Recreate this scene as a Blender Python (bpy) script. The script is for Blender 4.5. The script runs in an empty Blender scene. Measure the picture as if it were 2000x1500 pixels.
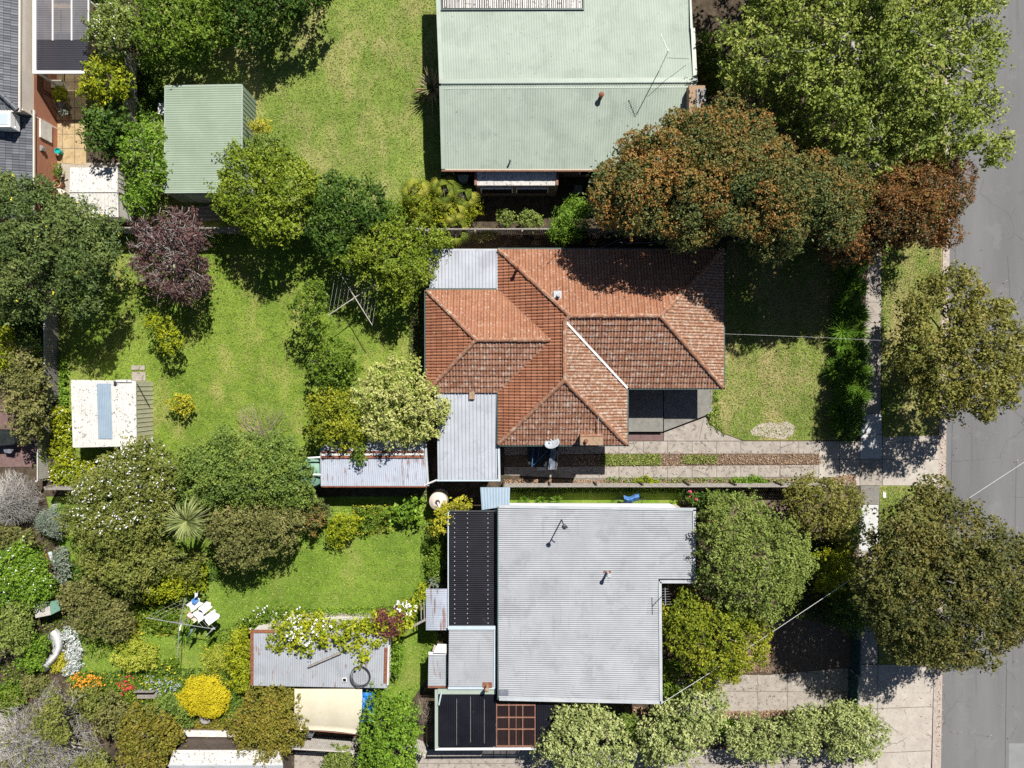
import bpy, bmesh, math, random
import numpy as np
from mathutils import Vector, Matrix

# ---------------------------------------------------------------- camera, light
H = 42.0            # drone height in metres
S = 0.03            # metres on the ground per photograph pixel (photo is 2000 px wide)
sc = bpy.context.scene
C = sc.collection
cam_d = bpy.data.cameras.new("camera"); cam = bpy.data.objects.new("camera", cam_d); C.objects.link(cam)
cam.location = (0, 0, H); cam.rotation_euler = (0, 0, 0)
cam_d.sensor_width = 36; cam_d.lens = 36 * H / 60.0; cam_d.clip_start = 0.5; cam_d.clip_end = 3000
sc.camera = cam
SUNV = Vector((0.37, 0.71, 1.0)).normalized()
world = bpy.data.worlds.new("World"); sc.world = world; world.use_nodes = True
wn = world.node_tree.nodes; wl = world.node_tree.links
for n in list(wn): wn.remove(n)
sky = wn.new("ShaderNodeTexSky"); sky.sky_type = 'NISHITA'; sky.sun_disc = False
sky.air_density = .65; sky.dust_density = .3; sky.sun_elevation = math.asin(SUNV.z); sky.sun_rotation = math.atan2(SUNV.x, SUNV.y)
bg = wn.new("ShaderNodeBackground"); bg.inputs[1].default_value = 0.05
wo = wn.new("ShaderNodeOutputWorld"); wl.new(sky.outputs[0], bg.inputs[0]); wl.new(bg.outputs[0], wo.inputs[0])
sd = bpy.data.lights.new("sun", 'SUN'); sd.energy = 5.0; sd.angle = math.radians(0.5); sd.color = (1.0, 0.955, 0.88)
so = bpy.data.objects.new("sun", sd); C.objects.link(so)
so.rotation_euler = SUNV.to_track_quat('Z', 'Y').to_euler(); so.location = SUNV * 80
sc.view_settings.view_transform = 'Standard'; sc.view_settings.look = 'None'
sc.view_settings.exposure = 0.5; sc.view_settings.gamma = 1.0; sc.view_settings.use_curve_mapping = False
sc.cycles.max_bounces = 6; sc.cycles.diffuse_bounces = 2; sc.cycles.glossy_bounces = 2
sc.cycles.transmission_bounces = 4; sc.cycles.transparent_max_bounces = 6; sc.cycles.use_denoising = False

def P(px, py, z=0.0):
    k = (H - z) / H * S
    return Vector(((px - 1000) * k, (750 - py) * k, z))

# ---------------------------------------------------------------- materials
MATS = {}
def ramp(nt, fac, cols, pos=None):
    r = nt.nodes.new("ShaderNodeValToRGB"); e = r.color_ramp.elements
    n = len(cols); pos = pos or [i / (n - 1) for i in range(n)]
    e[0].position = pos[0]; e[0].color = (*cols[0], 1)
    e[1].position = pos[-1]; e[1].color = (*cols[-1], 1)
    for i in range(1, n - 1):
        x = e.new(pos[i]); x.color = (*cols[i], 1)
    nt.links.new(fac, r.inputs[0]); return r.outputs[0]
def noise(nt, co, scale, detail=4, rough=.6, stretch=None):
    if stretch:
        m = nt.nodes.new("ShaderNodeMapping"); m.inputs['Scale'].default_value = stretch
        nt.links.new(co, m.inputs[0]); co = m.outputs[0]
    t = nt.nodes.new("ShaderNodeTexNoise"); t.inputs['Scale'].default_value = scale
    t.inputs['Detail'].default_value = detail; t.inputs['Roughness'].default_value = rough
    nt.links.new(co, t.inputs[0]); return t.outputs[0]
def mixc(nt, fac, a, b, mode='MIX'):
    m = nt.nodes.new("ShaderNodeMix"); m.data_type = 'RGBA'; m.blend_type = mode
    for i, v in ((0, fac), (6, a), (7, b)):
        if isinstance(v, (int, float)): m.inputs[i].default_value = v
        elif isinstance(v, tuple): m.inputs[i].default_value = (*v, 1)
        else: nt.links.new(v, m.inputs[i])
    return m.outputs[2]
def newmat(name):
    m = bpy.data.materials.new(name); m.use_nodes = True; nt = m.node_tree
    b = nt.nodes['Principled BSDF']; tc = nt.nodes.new("ShaderNodeTexCoord")
    MATS[name] = m
    return m, nt, b, tc.outputs['Object']
def bump(nt, b, h, strength=.4, dist=.02):
    n = nt.nodes.new("ShaderNodeBump"); n.inputs['Strength'].default_value = strength
    n.inputs['Distance'].default_value = dist; nt.links.new(h, n.inputs['Height']); nt.links.new(n.outputs[0], b.inputs['Normal'])
def plain(name, cols, scale=3, rough=.7, metal=0, fine=None, bmp=0, spec=.3, detail=4, stretch=None):
    """base noise ramp with optional speckle = (colour, scale, threshold, amount)"""
    m, nt, b, co = newmat(name)
    if isinstance(cols[0], (int, float)): cols = [tuple(x * .85 for x in cols), tuple(min(1, x * 1.12) for x in cols)]
    n1 = noise(nt, co, scale, detail, .65, stretch)
    c = ramp(nt, n1, cols, [0.3 + 0.4 * i / (len(cols) - 1) for i in range(len(cols))])
    for f in (fine or []):
        col, sc_, th, am = f[:4]
        n2 = noise(nt, co, sc_, 5, .7, f[4] if len(f) > 4 else None)
        k = ramp(nt, n2, [(0, 0, 0), (am, am, am)], [th, th + .06])
        c = mixc(nt, k, c, col)
    nt.links.new(c, b.inputs['Base Color']); b.inputs['Roughness'].default_value = rough
    b.inputs['Metallic'].default_value = metal; b.inputs['Specular IOR Level'].default_value = spec
    if bmp: bump(nt, b, noise(nt, co, bmp[0], 4), bmp[1], bmp[2])
    return m
def tonemat(name, cols, rough=.6, transl=.0, spec=.3, big=0, lichen=None):
    """colour ramp driven by the per-face 'tone' attribute"""
    m, nt, b, co = newmat(name)
    a = nt.nodes.new("ShaderNodeAttribute"); a.attribute_name = 'tone'
    c = ramp(nt, a.outputs['Fac'], cols)
    if big:
        n1 = noise(nt, co, big, 3)
        c = mixc(nt, .35, c, ramp(nt, n1, [(.62, .60, .58), (1.25, 1.25, 1.25)], [.3, .7]), 'MULTIPLY')
    for (col, sc_, th, am) in (lichen or []):
        k = ramp(nt, noise(nt, co, sc_, 5, .75), [(0, 0, 0), (am, am, am)], [th, th + .05])
        c = mixc(nt, k, c, col)
    nt.links.new(c, b.inputs['Base Color']); b.inputs['Roughness'].default_value = rough
    b.inputs['Specular IOR Level'].default_value = spec
    if transl:
        t = nt.nodes.new("ShaderNodeBsdfTranslucent"); nt.links.new(c, t.inputs[0])
        mx = nt.nodes.new("ShaderNodeMixShader"); mx.inputs[0].default_value = transl
        out = nt.nodes['Material Output']
        nt.links.new(b.outputs[0], mx.inputs[1]); nt.links.new(t.outputs[0], mx.inputs[2]); nt.links.new(mx.outputs[0], out.inputs[0])
    return m
def clearmat(name, col, alpha, rough=.25):
    m, nt, b, co = newmat(name)
    b.inputs['Base Color'].default_value = (*col, 1); b.inputs['Roughness'].default_value = rough
    t = nt.nodes.new("ShaderNodeBsdfTransparent"); t.inputs[0].default_value = (.8, .8, .82, 1)
    mx = nt.nodes.new("ShaderNodeMixShader")
    k = ramp(nt, noise(nt, co, 1.2, 4), [(alpha * .7,) * 3, (alpha * 1.2,) * 3], [.35, .65])
    nt.links.new(k, mx.inputs[0]); out = nt.nodes['Material Output']
    nt.links.new(b.outputs[0], mx.inputs[1]); nt.links.new(t.outputs[0], mx.inputs[2]); nt.links.new(mx.outputs[0], out.inputs[0])
    return m

def lawnmat(name, g, tan, dark, tanth=.52):
    m, nt, b, co = newmat(name)
    c = ramp(nt, noise(nt, co, 1.3, 6, .7), [dark, g, tuple(x * 1.2 for x in g)], [.3, .5, .72])
    k = ramp(nt, noise(nt, co, .55, 6, .68, (1, .6, 1)), [(0, 0, 0), (.85, .85, .85)], [tanth, tanth + .16])
    c = mixc(nt, k, c, tan)
    k2 = ramp(nt, noise(nt, co, 14, 5, .75), [(.6, .6, .6), (1.3, 1.3, 1.25)], [.33, .68])
    c = mixc(nt, 1.0, c, k2, 'MULTIPLY')
    c = mixc(nt, 1.0, c, ramp(nt, noise(nt, co, .28, 3, .6), [(.74, .80, .72), (1.12, 1.08, 1.1)], [.35, .65]), 'MULTIPLY')
    k3 = ramp(nt, noise(nt, co, 1.7, 7, .8), [(0, 0, 0), (.8, .8, .8)], [.64, .68])
    c = mixc(nt, k3, c, (.30, .23, .15))
    nt.links.new(c, b.inputs['Base Color']); b.inputs['Roughness'].default_value = .9; b.inputs['Specular IOR Level'].default_value = .1
    bump(nt, b, noise(nt, co, 22, 5, .8), .6, .05)
    return m
lawnmat('lawn_north', (.205, .275, .06), (.37, .34, .145), (.125, .195, .035), .46)
lawnmat('lawn_back', (.19, .275, .04), (.34, .325, .11), (.11, .19, .022), .50)
lawnmat('lawn_front', (.20, .255, .06), (.37, .31, .15), (.115, .175, .032), .43)
lawnmat('lawn_south', (.165, .26, .035), (.27, .30, .08), (.09, .17, .02), .52)
plain('soil', [(.035, .026, .018), (.075, .055, .038), (.12, .09, .06)], 2.5, .95, fine=[((.16, .11, .07), 9, .6, .7), ((.05, .07, .02), 3, .58, .8)], bmp=(12, .8, .05))
plain('mulch', [(.09, .068, .05), (.19, .14, .105)], 4, .95, fine=[((.22, .13, .08), 16, .56, .8)], bmp=(18, .8, .04))
plain('sand', [(.30, .25, .20), (.50, .45, .39)], 4, .95, fine=[((.2, .17, .12), 12, .6, .6)], bmp=(10, .5, .03))
plain('asphalt', [(.125, .125, .128), (.175, .175, .178)], .45, .9, stretch=(1, .15, 1), fine=[((.21, .21, .21), .5, .58, .3), ((.07, .07, .072), 5, .66, .7), ((.085, .085, .085), 1.0, .60, .35, (1.6, .06, 1)), ((.24, .24, .24), 34, .56, .6), ((.07, .07, .07), 26, .62, .6), ((.08, .08, .085), 1.1, .66, .5)], bmp=(60, .4, .01))
def crackmat(m, scale, width, dark):
    nt = m.node_tree; b = nt.nodes['Principled BSDF']; co = [n for n in nt.nodes if n.bl_idname == 'ShaderNodeTexCoord'][0].outputs['Object']
    src = b.inputs['Base Color'].links[0].from_socket; nz = nt.nodes.new('ShaderNodeTexNoise'); nz.inputs['Scale'].default_value = 2.5; nt.links.new(co, nz.inputs[0])
    ad = nt.nodes.new('ShaderNodeMix'); ad.data_type = 'VECTOR'; ad.inputs[0].default_value = .22; nt.links.new(co, ad.inputs[4]); nt.links.new(nz.outputs[1], ad.inputs[5])
    v = nt.nodes.new('ShaderNodeTexVoronoi'); v.feature = 'DISTANCE_TO_EDGE'; v.inputs['Scale'].default_value = scale; nt.links.new(ad.outputs[1], v.inputs[0])
    k = ramp(nt, v.outputs[0], [(1, 1, 1), (0, 0, 0)], [width * .4, width]); k2 = ramp(nt, noise(nt, co, .35, 3), [(0, 0, 0), (.75, .75, .75)], [.5, .58])
    nt.links.new(mixc(nt, mixc(nt, 1.0, k, k2, 'MULTIPLY'), src, dark), b.inputs['Base Color'])
crackmat(MATS['asphalt'], .45, .007, (.085, .085, .087))
plain('asphalt_patch', [(.20, .205, .21), (.24, .245, .25)], 2, .9, fine=[((.3, .3, .3), 34, .56, .5)])
plain('asphalt_joint', [(.08, .08, .08), (.12, .12, .12)], 2, .9)
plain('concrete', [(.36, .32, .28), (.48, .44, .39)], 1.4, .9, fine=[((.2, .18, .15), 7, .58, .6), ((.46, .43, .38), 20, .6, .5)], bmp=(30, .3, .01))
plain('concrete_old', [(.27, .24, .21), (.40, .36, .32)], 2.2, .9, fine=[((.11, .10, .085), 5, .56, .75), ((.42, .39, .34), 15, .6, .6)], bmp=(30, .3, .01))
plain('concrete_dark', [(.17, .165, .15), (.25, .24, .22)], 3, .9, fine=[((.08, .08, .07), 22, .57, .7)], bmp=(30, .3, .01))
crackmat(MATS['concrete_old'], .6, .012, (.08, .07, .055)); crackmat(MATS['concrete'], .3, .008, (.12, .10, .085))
plain('concrete_new', [(.46, .47, .47), (.54, .55, .55)], 1.5, .85)
plain('joint', [(.13, .115, .09), (.2, .17, .14)], 3, .95)
plain('kerbstone', [(.36, .30, .26), (.46, .40, .36)], 3, .9, fine=[((.17, .13, .11), 9, .56, .6)])
plain('paver_tan', [(.36, .26, .13), (.50, .38, .22)], 2.2, .9, fine=[((.2, .15, .09), 5, .55, .6)])
plain('red_paving', [(.13, .08, .075), (.2, .13, .12)], 5, .9)
plain('gravel', [(.34, .30, .24), (.52, .47, .40)], 22, .9, fine=[((.16, .14, .11), 30, .55, .8)], bmp=(40, .8, .03))
# roofs
def metalroof(name, col, dirt=.2, rough=.45, rust=0, spotth=.66, stretch=(1, 1, 1)):
    fine = [(tuple(x * .6 for x in col), .7, .54, dirt), (tuple(x * .7 for x in col), 3.5, .58, dirt * 1.3, (1, .12, 1))]
    if rust: fine.append(((.22, .09, .045), 3.0, .63 - rust * .07, .75, stretch))
    fine.append(((.05, .045, .04), 7, spotth, .8))
    return plain(name, [tuple(x * .88 for x in col), tuple(min(1, x * 1.07) for x in col)], .8, rough + .15, 0.0, fine=fine, spec=.2)
metalroof('roof_green', (.325, .38, .325), .22, spotth=.64)
metalroof('roof_green_shed', (.27, .335, .255), .05, spotth=.75)
metalroof('roof_silver', (.33, .345, .37), .3, spotth=.69)
metalroof('roof_zinc', (.41, .435, .48), .3, spotth=.70)
metalroof('roof_white', (.64, .62, .585), .1, spotth=.565)
metalroof('roof_rusty', (.44, .48, .56), .25, rust=1.1, stretch=(1.6, .16, 1))
metalroof('roof_old', (.36, .385, .42), .35, rust=.6, stretch=(1.2, .25, 1))
plain('skylight_blue', [(.24, .32, .40), (.30, .38, .46)], 2, .4)
plain('rust', [(.16, .055, .03), (.30, .12, .07)], 6, .85)
plain('flash_green', [(.30, .355, .30), (.35, .41, .35)], 1.5, .5, spec=.5)
plain('flash_grey', [(.36, .39, .42), (.48, .50, .52)], 1.5, .5, spec=.5)
plain('flash_blue', [(.42, .50, .56), (.5, .58, .64)], 1.5, .5)
plain('white_paint', [(.74, .74, .73), (.82, .82, .81)], 2, .5)
plain('dirty_white', [(.55, .52, .48), (.74, .72, .68)], 3, .6, fine=[((.2, .17, .13), 8, .6, .7)])
plain('cream', [(.50, .455, .34), (.58, .53, .41)], 1.3, .7, fine=[((.4, .34, .25), 2.5, .6, .35)])
plain('cream_wall', [(.62, .55, .47), (.70, .63, .55)], 1, .7)
plain('shed_cream_wall', [(.47, .45, .33), (.56, .54, .41)], 2, .6, fine=[((.2, .17, .1), 7, .64, .6)])
plain('timber_grey', [(.22, .20, .18), (.36, .33, .30)], 5, .9, fine=[((.10, .09, .08), 12, .55, .6)])
plain('timber_pale', [(.40, .37, .33), (.56, .53, .49)], 5, .85)
plain('timber_dark', [(.07, .055, .045), (.13, .10, .085)], 5, .9)
plain('timber_red', [(.20, .095, .065), (.29, .15, .11)], 5, .8)
plain('steel', [(.45, .45, .46), (.6, .6, .6)], 5, .35, .6)
plain('pale_wire', [(.62, .62, .62), (.74, .74, .74)], 5, .5)
plain('dark_metal', [(.03, .03, .035), (.06, .06, .07)], 5, .5)
plain('gutter_dark', [(.05, .09, .085), (.09, .13, .12)], 5, .4)
plain('teal_fence', [(.03, .075, .085), (.06, .12, .13)], 3, .6)
plain('poly_black', [(.007, .007, .011), (.014, .014, .021)], .8, .5, fine=[((.08, .07, .07), 2.0, .64, .3)], spec=.15)
plain('screw', [(.6, .6, .6), (.7, .7, .7)], 5, .4)
plain('blue_tarp', [(.01, .12, .42), (.02, .22, .62)], 4, .4, bmp=(6, .8, .05))
plain('blue_plastic', [(.02, .17, .55), (.04, .24, .68)], 3, .35)
plain('tank_green', [(.14, .27, .21), (.19, .34, .27)], 1, .5)
plain('tank_beige', [(.62, .52, .45), (.70, .60, .52)], 1, .5)
plain('cloth_white', [(.56, .56, .59), (.66, .66, .69)], 4, .8)
plain('cloth_pink', [(.65, .35, .36), (.8, .6, .6)], 4, .8)
plain('cloth_blue', [(.05, .16, .42), (.12, .28, .6)], 4, .8)
plain('cover_black', [(.012, .016, .016), (.03, .036, .034)], 3, .45, bmp=(5, .7, .06))
plain('cover_grey', [(.10, .11, .14), (.2, .21, .25)], 3, .5, bmp=(5, .7, .06))
plain('blue_pole', [(.03, .12, .28), (.06, .18, .36)], 4, .5)
plain('dish_grey', [(.34, .38, .42), (.44, .48, .52)], 4, .4)
plain('terracotta_pot', [(.4, .2, .12), (.5, .28, .18)], 4, .8)
plain('stone_grey', [(.2, .19, .18), (.36, .34, .32)], 3, .9, bmp=(8, .7, .05))
plain('teal_pot', [(.0, .32, .30), (.02, .42, .4)], 4, .4)
plain('chimney_brick', [(.30, .19, .12), (.42, .30, .2)], 6, .9, fine=[((.15, .13, .09), 6, .52, .7)])
plain('bark', [(.10, .085, .07), (.19, .165, .14)], 8, .9)
plain('bark_pale', [(.26, .24, .22), (.42, .40, .37)], 6, .9)
plain('white_flower', [(.75, .75, .78), (.85, .85, .88)], 6, .7)
plain('pink_flower', [(.62, .06, .14), (.75, .12, .22)], 6, .7)
plain('orange_flower', [(.72, .26, .02), (.85, .36, .04)], 6, .7)
plain('red_flower', [(.6, .03, .05), (.72, .08, .10)], 6, .7)
plain('lilac_flower', [(.42, .42, .7), (.55, .55, .8)], 6, .7)
plain('yellow_flower', [(.8, .65, .03), (.85, .75, .1)], 6, .7)
plain('white_sheet', [(.52, .52, .53), (.66, .66, .67)], 2, .8, bmp=(4, .8, .08))
def brickmat(name, c1, c2, mortar, sx=1.0):
    m, nt, b, co = newmat(name)
    mp = nt.nodes.new("ShaderNodeCombineXYZ"); sp = nt.nodes.new("ShaderNodeSeparateXYZ"); nt.links.new(co, sp.inputs[0])
    ad = nt.nodes.new("ShaderNodeMath"); nt.links.new(sp.outputs[0], ad.inputs[0]); nt.links.new(sp.outputs[1], ad.inputs[1])
    nt.links.new(ad.outputs[0], mp.inputs[0]); nt.links.new(sp.outputs[2], mp.inputs[1])
    t = nt.nodes.new("ShaderNodeTexBrick"); nt.links.new(mp.outputs[0], t.inputs[0])
    t.inputs['Color1'].default_value = (*c1, 1); t.inputs['Color2'].default_value = (*c2, 1); t.inputs['Mortar'].default_value = (*mortar, 1)
    t.inputs['Scale'].default_value = 1; t.inputs['Brick Width'].default_value = .24; t.inputs['Row Height'].default_value = .086
    t.inputs['Mortar Size'].default_value = .008
    nt.links.new(t.outputs[0], b.inputs['Base Color']); b.inputs['Roughness'].default_value = .9
brickmat('brick_orange', (.42, .15, .075), (.34, .11, .06), (.40, .28, .2))
brickmat('brick_brown', (.22, .10, .06), (.17, .08, .05), (.3, .26, .22))
brickmat('brick_dull', (.18, .12, .09), (.14, .09, .07), (.2, .17, .14))
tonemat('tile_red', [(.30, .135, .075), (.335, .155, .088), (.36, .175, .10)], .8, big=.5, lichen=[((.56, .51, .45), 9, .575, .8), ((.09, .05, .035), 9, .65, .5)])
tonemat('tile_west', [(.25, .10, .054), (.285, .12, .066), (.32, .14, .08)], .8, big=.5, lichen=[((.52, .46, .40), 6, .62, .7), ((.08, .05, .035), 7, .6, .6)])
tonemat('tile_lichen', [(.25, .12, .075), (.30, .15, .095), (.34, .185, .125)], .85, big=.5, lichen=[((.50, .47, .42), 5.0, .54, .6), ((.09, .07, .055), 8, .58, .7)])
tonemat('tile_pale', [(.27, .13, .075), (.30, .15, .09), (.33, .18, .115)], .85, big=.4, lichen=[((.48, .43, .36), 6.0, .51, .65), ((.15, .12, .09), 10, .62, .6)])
tonemat('tile_slate', [(.075, .08, .095), (.11, .118, .14), (.14, .15, .17)], .6, spec=.5)
plain('ridge_red', [(.26, .125, .075), (.37, .19, .12)], 2, .85, fine=[((.45, .38, .30), 4, .54, .75), ((.12, .08, .055), 9, .58, .7)])
plain('ridge_slate', [(.09, .095, .11), (.14, .15, .17)], 2, .6)
clearmat('poly_clear', (.20, .20, .22), .32)
clearmat('poly_smoke', (.05, .05, .06), .13)
clearmat('poly_brown', (.03, .018, .018), .3)
# foliage: one ramp per plant family
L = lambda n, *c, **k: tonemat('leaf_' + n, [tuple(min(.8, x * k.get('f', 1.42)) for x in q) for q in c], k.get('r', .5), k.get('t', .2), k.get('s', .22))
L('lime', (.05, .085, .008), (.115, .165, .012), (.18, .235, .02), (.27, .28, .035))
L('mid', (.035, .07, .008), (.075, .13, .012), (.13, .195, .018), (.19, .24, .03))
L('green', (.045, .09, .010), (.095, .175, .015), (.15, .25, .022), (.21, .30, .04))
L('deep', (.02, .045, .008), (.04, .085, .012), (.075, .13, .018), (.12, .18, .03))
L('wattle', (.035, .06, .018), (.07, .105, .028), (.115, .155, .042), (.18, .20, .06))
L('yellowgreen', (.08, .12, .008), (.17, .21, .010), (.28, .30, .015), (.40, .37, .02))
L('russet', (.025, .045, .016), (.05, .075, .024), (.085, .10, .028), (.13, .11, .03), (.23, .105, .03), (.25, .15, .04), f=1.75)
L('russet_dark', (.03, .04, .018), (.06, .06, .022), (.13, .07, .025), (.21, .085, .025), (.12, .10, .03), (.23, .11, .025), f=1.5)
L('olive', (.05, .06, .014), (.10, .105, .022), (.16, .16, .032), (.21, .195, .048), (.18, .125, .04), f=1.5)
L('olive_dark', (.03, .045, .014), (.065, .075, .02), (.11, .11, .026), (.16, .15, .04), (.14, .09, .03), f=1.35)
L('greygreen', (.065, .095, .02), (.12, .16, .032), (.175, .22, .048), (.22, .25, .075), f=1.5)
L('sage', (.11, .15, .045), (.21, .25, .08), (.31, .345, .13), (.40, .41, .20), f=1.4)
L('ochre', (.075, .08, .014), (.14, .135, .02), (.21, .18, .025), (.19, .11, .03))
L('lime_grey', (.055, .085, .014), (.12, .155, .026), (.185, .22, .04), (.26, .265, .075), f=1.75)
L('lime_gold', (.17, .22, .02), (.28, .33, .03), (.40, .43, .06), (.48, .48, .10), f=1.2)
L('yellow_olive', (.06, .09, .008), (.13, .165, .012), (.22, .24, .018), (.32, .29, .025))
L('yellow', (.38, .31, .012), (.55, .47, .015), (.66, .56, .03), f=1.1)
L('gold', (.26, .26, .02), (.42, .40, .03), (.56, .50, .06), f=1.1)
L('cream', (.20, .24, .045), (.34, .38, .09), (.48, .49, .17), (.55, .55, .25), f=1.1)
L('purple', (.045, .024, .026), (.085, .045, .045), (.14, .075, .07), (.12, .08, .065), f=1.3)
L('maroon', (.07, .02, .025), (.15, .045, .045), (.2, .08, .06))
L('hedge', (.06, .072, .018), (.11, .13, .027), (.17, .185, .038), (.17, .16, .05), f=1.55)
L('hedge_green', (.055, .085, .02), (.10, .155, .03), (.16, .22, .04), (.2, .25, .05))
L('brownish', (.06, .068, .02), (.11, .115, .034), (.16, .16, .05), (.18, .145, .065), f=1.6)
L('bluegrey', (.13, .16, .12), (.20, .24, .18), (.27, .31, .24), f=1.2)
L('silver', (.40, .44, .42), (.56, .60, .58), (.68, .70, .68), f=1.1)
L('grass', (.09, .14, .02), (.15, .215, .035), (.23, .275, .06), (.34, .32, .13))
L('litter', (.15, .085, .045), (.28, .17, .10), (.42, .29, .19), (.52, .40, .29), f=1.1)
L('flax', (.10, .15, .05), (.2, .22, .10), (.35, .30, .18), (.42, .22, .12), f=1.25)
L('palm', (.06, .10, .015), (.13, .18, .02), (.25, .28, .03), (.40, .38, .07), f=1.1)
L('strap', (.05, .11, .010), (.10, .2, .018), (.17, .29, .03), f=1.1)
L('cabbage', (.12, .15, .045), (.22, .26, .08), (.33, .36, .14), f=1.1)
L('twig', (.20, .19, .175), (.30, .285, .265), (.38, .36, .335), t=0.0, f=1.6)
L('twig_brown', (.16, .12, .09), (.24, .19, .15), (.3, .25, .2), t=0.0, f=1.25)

# ---------------------------------------------------------------- builders
ORIG = {}
def tag(o, label=None, cat=None, group=None, kind=None):
    if label: o['label'] = label
    if cat: o['category'] = cat
    if group: o['group'] = group
    if kind: o['kind'] = kind
    return o
def thing(name, label, cat, loc=(0, 0, 0), group=None):
    o = bpy.data.objects.new(name, None); C.objects.link(o); o.location = loc; o.empty_display_size = .3
    ORIG[o.name] = Vector(loc); return tag(o, label, cat, group)
def link(name, me, parent=None, loc=None):
    o = bpy.data.objects.new(name, me); C.objects.link(o)
    if parent is not None:
        o.parent = parent; off = ORIG[parent.name]
    else:
        off = Vector(loc) if loc is not None else Vector((0, 0, 0)); o.location = off
    ORIG[o.name] = off
    if off.length: me.transform(Matrix.Translation(-off))
    return o
class MB:
    def __init__(s): s.v = []; s.f = []; s.m = []; s.t = []
    def add(s, vs, fs, m=0, t=.5):
        b = len(s.v); s.v += [tuple(v) for v in vs]
        for f in fs: s.f.append(tuple(b + i for i in f)); s.m.append(m); s.t.append(t)
        return s
    def build(s, name, mats, parent=None, loc=None, smooth=False, label=None):
        me = bpy.data.meshes.new(name); me.from_pydata(s.v, [], s.f)
        if isinstance(mats, str): mats = [mats]
        for k in mats: me.materials.append(MATS[k])
        me.polygons.foreach_set('material_index', s.m)
        a = me.attributes.new('tone', 'FLOAT', 'FACE'); a.data.foreach_set('value', np.array(s.t, dtype=np.float32))
        if smooth: me.polygons.foreach_set('use_smooth', [True] * len(s.f))
        me.update(); o = link(name, me, parent, loc)
        if label: o['label'] = label
        return o
    def prism(s, poly, z0, z1, m=0):
        """poly: xy points counter-clockwise or clockwise"""
        p = [(a[0], a[1]) for a in poly]; n = len(p)
        ar = sum(p[i][0] * p[(i + 1) % n][1] - p[(i + 1) % n][0] * p[i][1] for i in range(n))
        if ar < 0: p.reverse()
        zz = z1 if isinstance(z1, (list, tuple)) else [z1] * n
        if ar < 0 and isinstance(z1, (list, tuple)): zz = list(reversed(z1))
        vs = [(x, y, z0) for x, y in p] + [(x, y, z) for (x, y), z in zip(p, zz)]
        fs = [tuple(reversed(range(n))), tuple(range(n, 2 * n))] + [(i, (i + 1) % n, n + (i + 1) % n, n + i) for i in range(n)]
        return s.add(vs, fs, m)
    def box(s, c, d, rz=0, m=0, t=.5):
        x, y, z = d[0] / 2, d[1] / 2, d[2] / 2; ca, sa = math.cos(rz), math.sin(rz)
        vs = []
        for k in (-z, z):
            for (i, j) in ((-x, -y), (x, -y), (x, y), (-x, y)):
                vs.append((c[0] + i * ca - j * sa, c[1] + i * sa + j * ca, c[2] + k))
        return s.add(vs, [(3, 2, 1, 0), (4, 5, 6, 7), (0, 1, 5, 4), (1, 2, 6, 5), (2, 3, 7, 6), (3, 0, 4, 7)], m, t)
    def bar(s, a, b, w, h=None, m=0, up=Vector((0, 0, 1)), t=.5):
        a = Vector(a); b = Vector(b); d = (b - a).normalized(); h = h or w
        if abs(d.dot(up)) > .98: up = Vector((0, 1, 0))
        x = d.cross(up).normalized(); y = x.cross(d)
        vs = [p + x * i * w / 2 + y * j * h / 2 for p in (a, b) for (i, j) in ((-1, -1), (1, -1), (1, 1), (-1, 1))]
        return s.add(vs, [(0, 1, 2, 3), (7, 6, 5, 4), (0, 4, 5, 1), (1, 5, 6, 2), (2, 6, 7, 3), (3, 7, 4, 0)], m, t)
    def tube(s, pts, rs, n=6, m=0, t=.5, cap=True):
        pts = [Vector(p) for p in pts]
        if isinstance(rs, (int, float)): rs = [rs] * len(pts)
        vs = []; fs = []
        for i, p in enumerate(pts):
            d = (pts[min(i + 1, len(pts) - 1)] - pts[max(i - 1, 0)]).normalized()
            up = Vector((0, 0, 1)) if abs(d.z) < .9 else Vector((1, 0, 0))
            x = d.cross(up).normalized(); y = x.cross(d)
            for k in range(n):
                a = 2 * math.pi * k / n; vs.append(p + (x * math.cos(a) + y * math.sin(a)) * rs[i])
        for i in range(len(pts) - 1):
            for k in range(n):
                fs.append((i * n + k, i * n + (k + 1) % n, (i + 1) * n + (k + 1) % n, (i + 1) * n + k))
        if cap: fs += [tuple(range(n - 1, -1, -1)), tuple(range((len(pts) - 1) * n, len(pts) * n))]
        return s.add(vs, fs, m, t)
    def lathe(s, c, prof, n=24, m=0):
        c = Vector(c); vs = []; fs = []
        for (r, z) in prof:
            for k in range(n):
                a = 2 * math.pi * k / n; vs.append((c.x + r * math.cos(a), c.y + r * math.sin(a), c.z + z))
        for i in range(len(prof) - 1):
            for k in range(n): fs.append((i * n + k, i * n + (k + 1) % n, (i + 1) * n + (k + 1) % n, (i + 1) * n + k))
        fs += [tuple(range(n - 1, -1, -1)), tuple(range((len(prof) - 1) * n, len(prof) * n))]
        return s.add(vs, fs, m)
    def corr(s, A, B, D, Cc, pitch=.12, amp=.012, kind='sine', m=0, seg=1):
        """corrugated sheet; ribs run from edge A-B to edge D-C"""
        A, B, D, Cc = map(Vector, (A, B, D, Cc)); nrm = (B - A).cross(D - A).normalized()
        if nrm.z < 0: nrm = -nrm
        per = max(1, round((B - A).length / pitch)); prof = {'sine': [0, .5, 1, .5], 'rib': [0, 0, 0, 0, 0, 1, 1], 'fine': [0, 1]}[kind]
        q = len(prof); N = per * q; vs = []; fs = []
        for i in range(N + 1):
            f = i / N; h = prof[i % q] * amp
            a = A.lerp(B, f) + nrm * h; d = D.lerp(Cc, f) + nrm * h
            for k in range(seg + 1): vs.append(a.lerp(d, k / seg))
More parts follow.
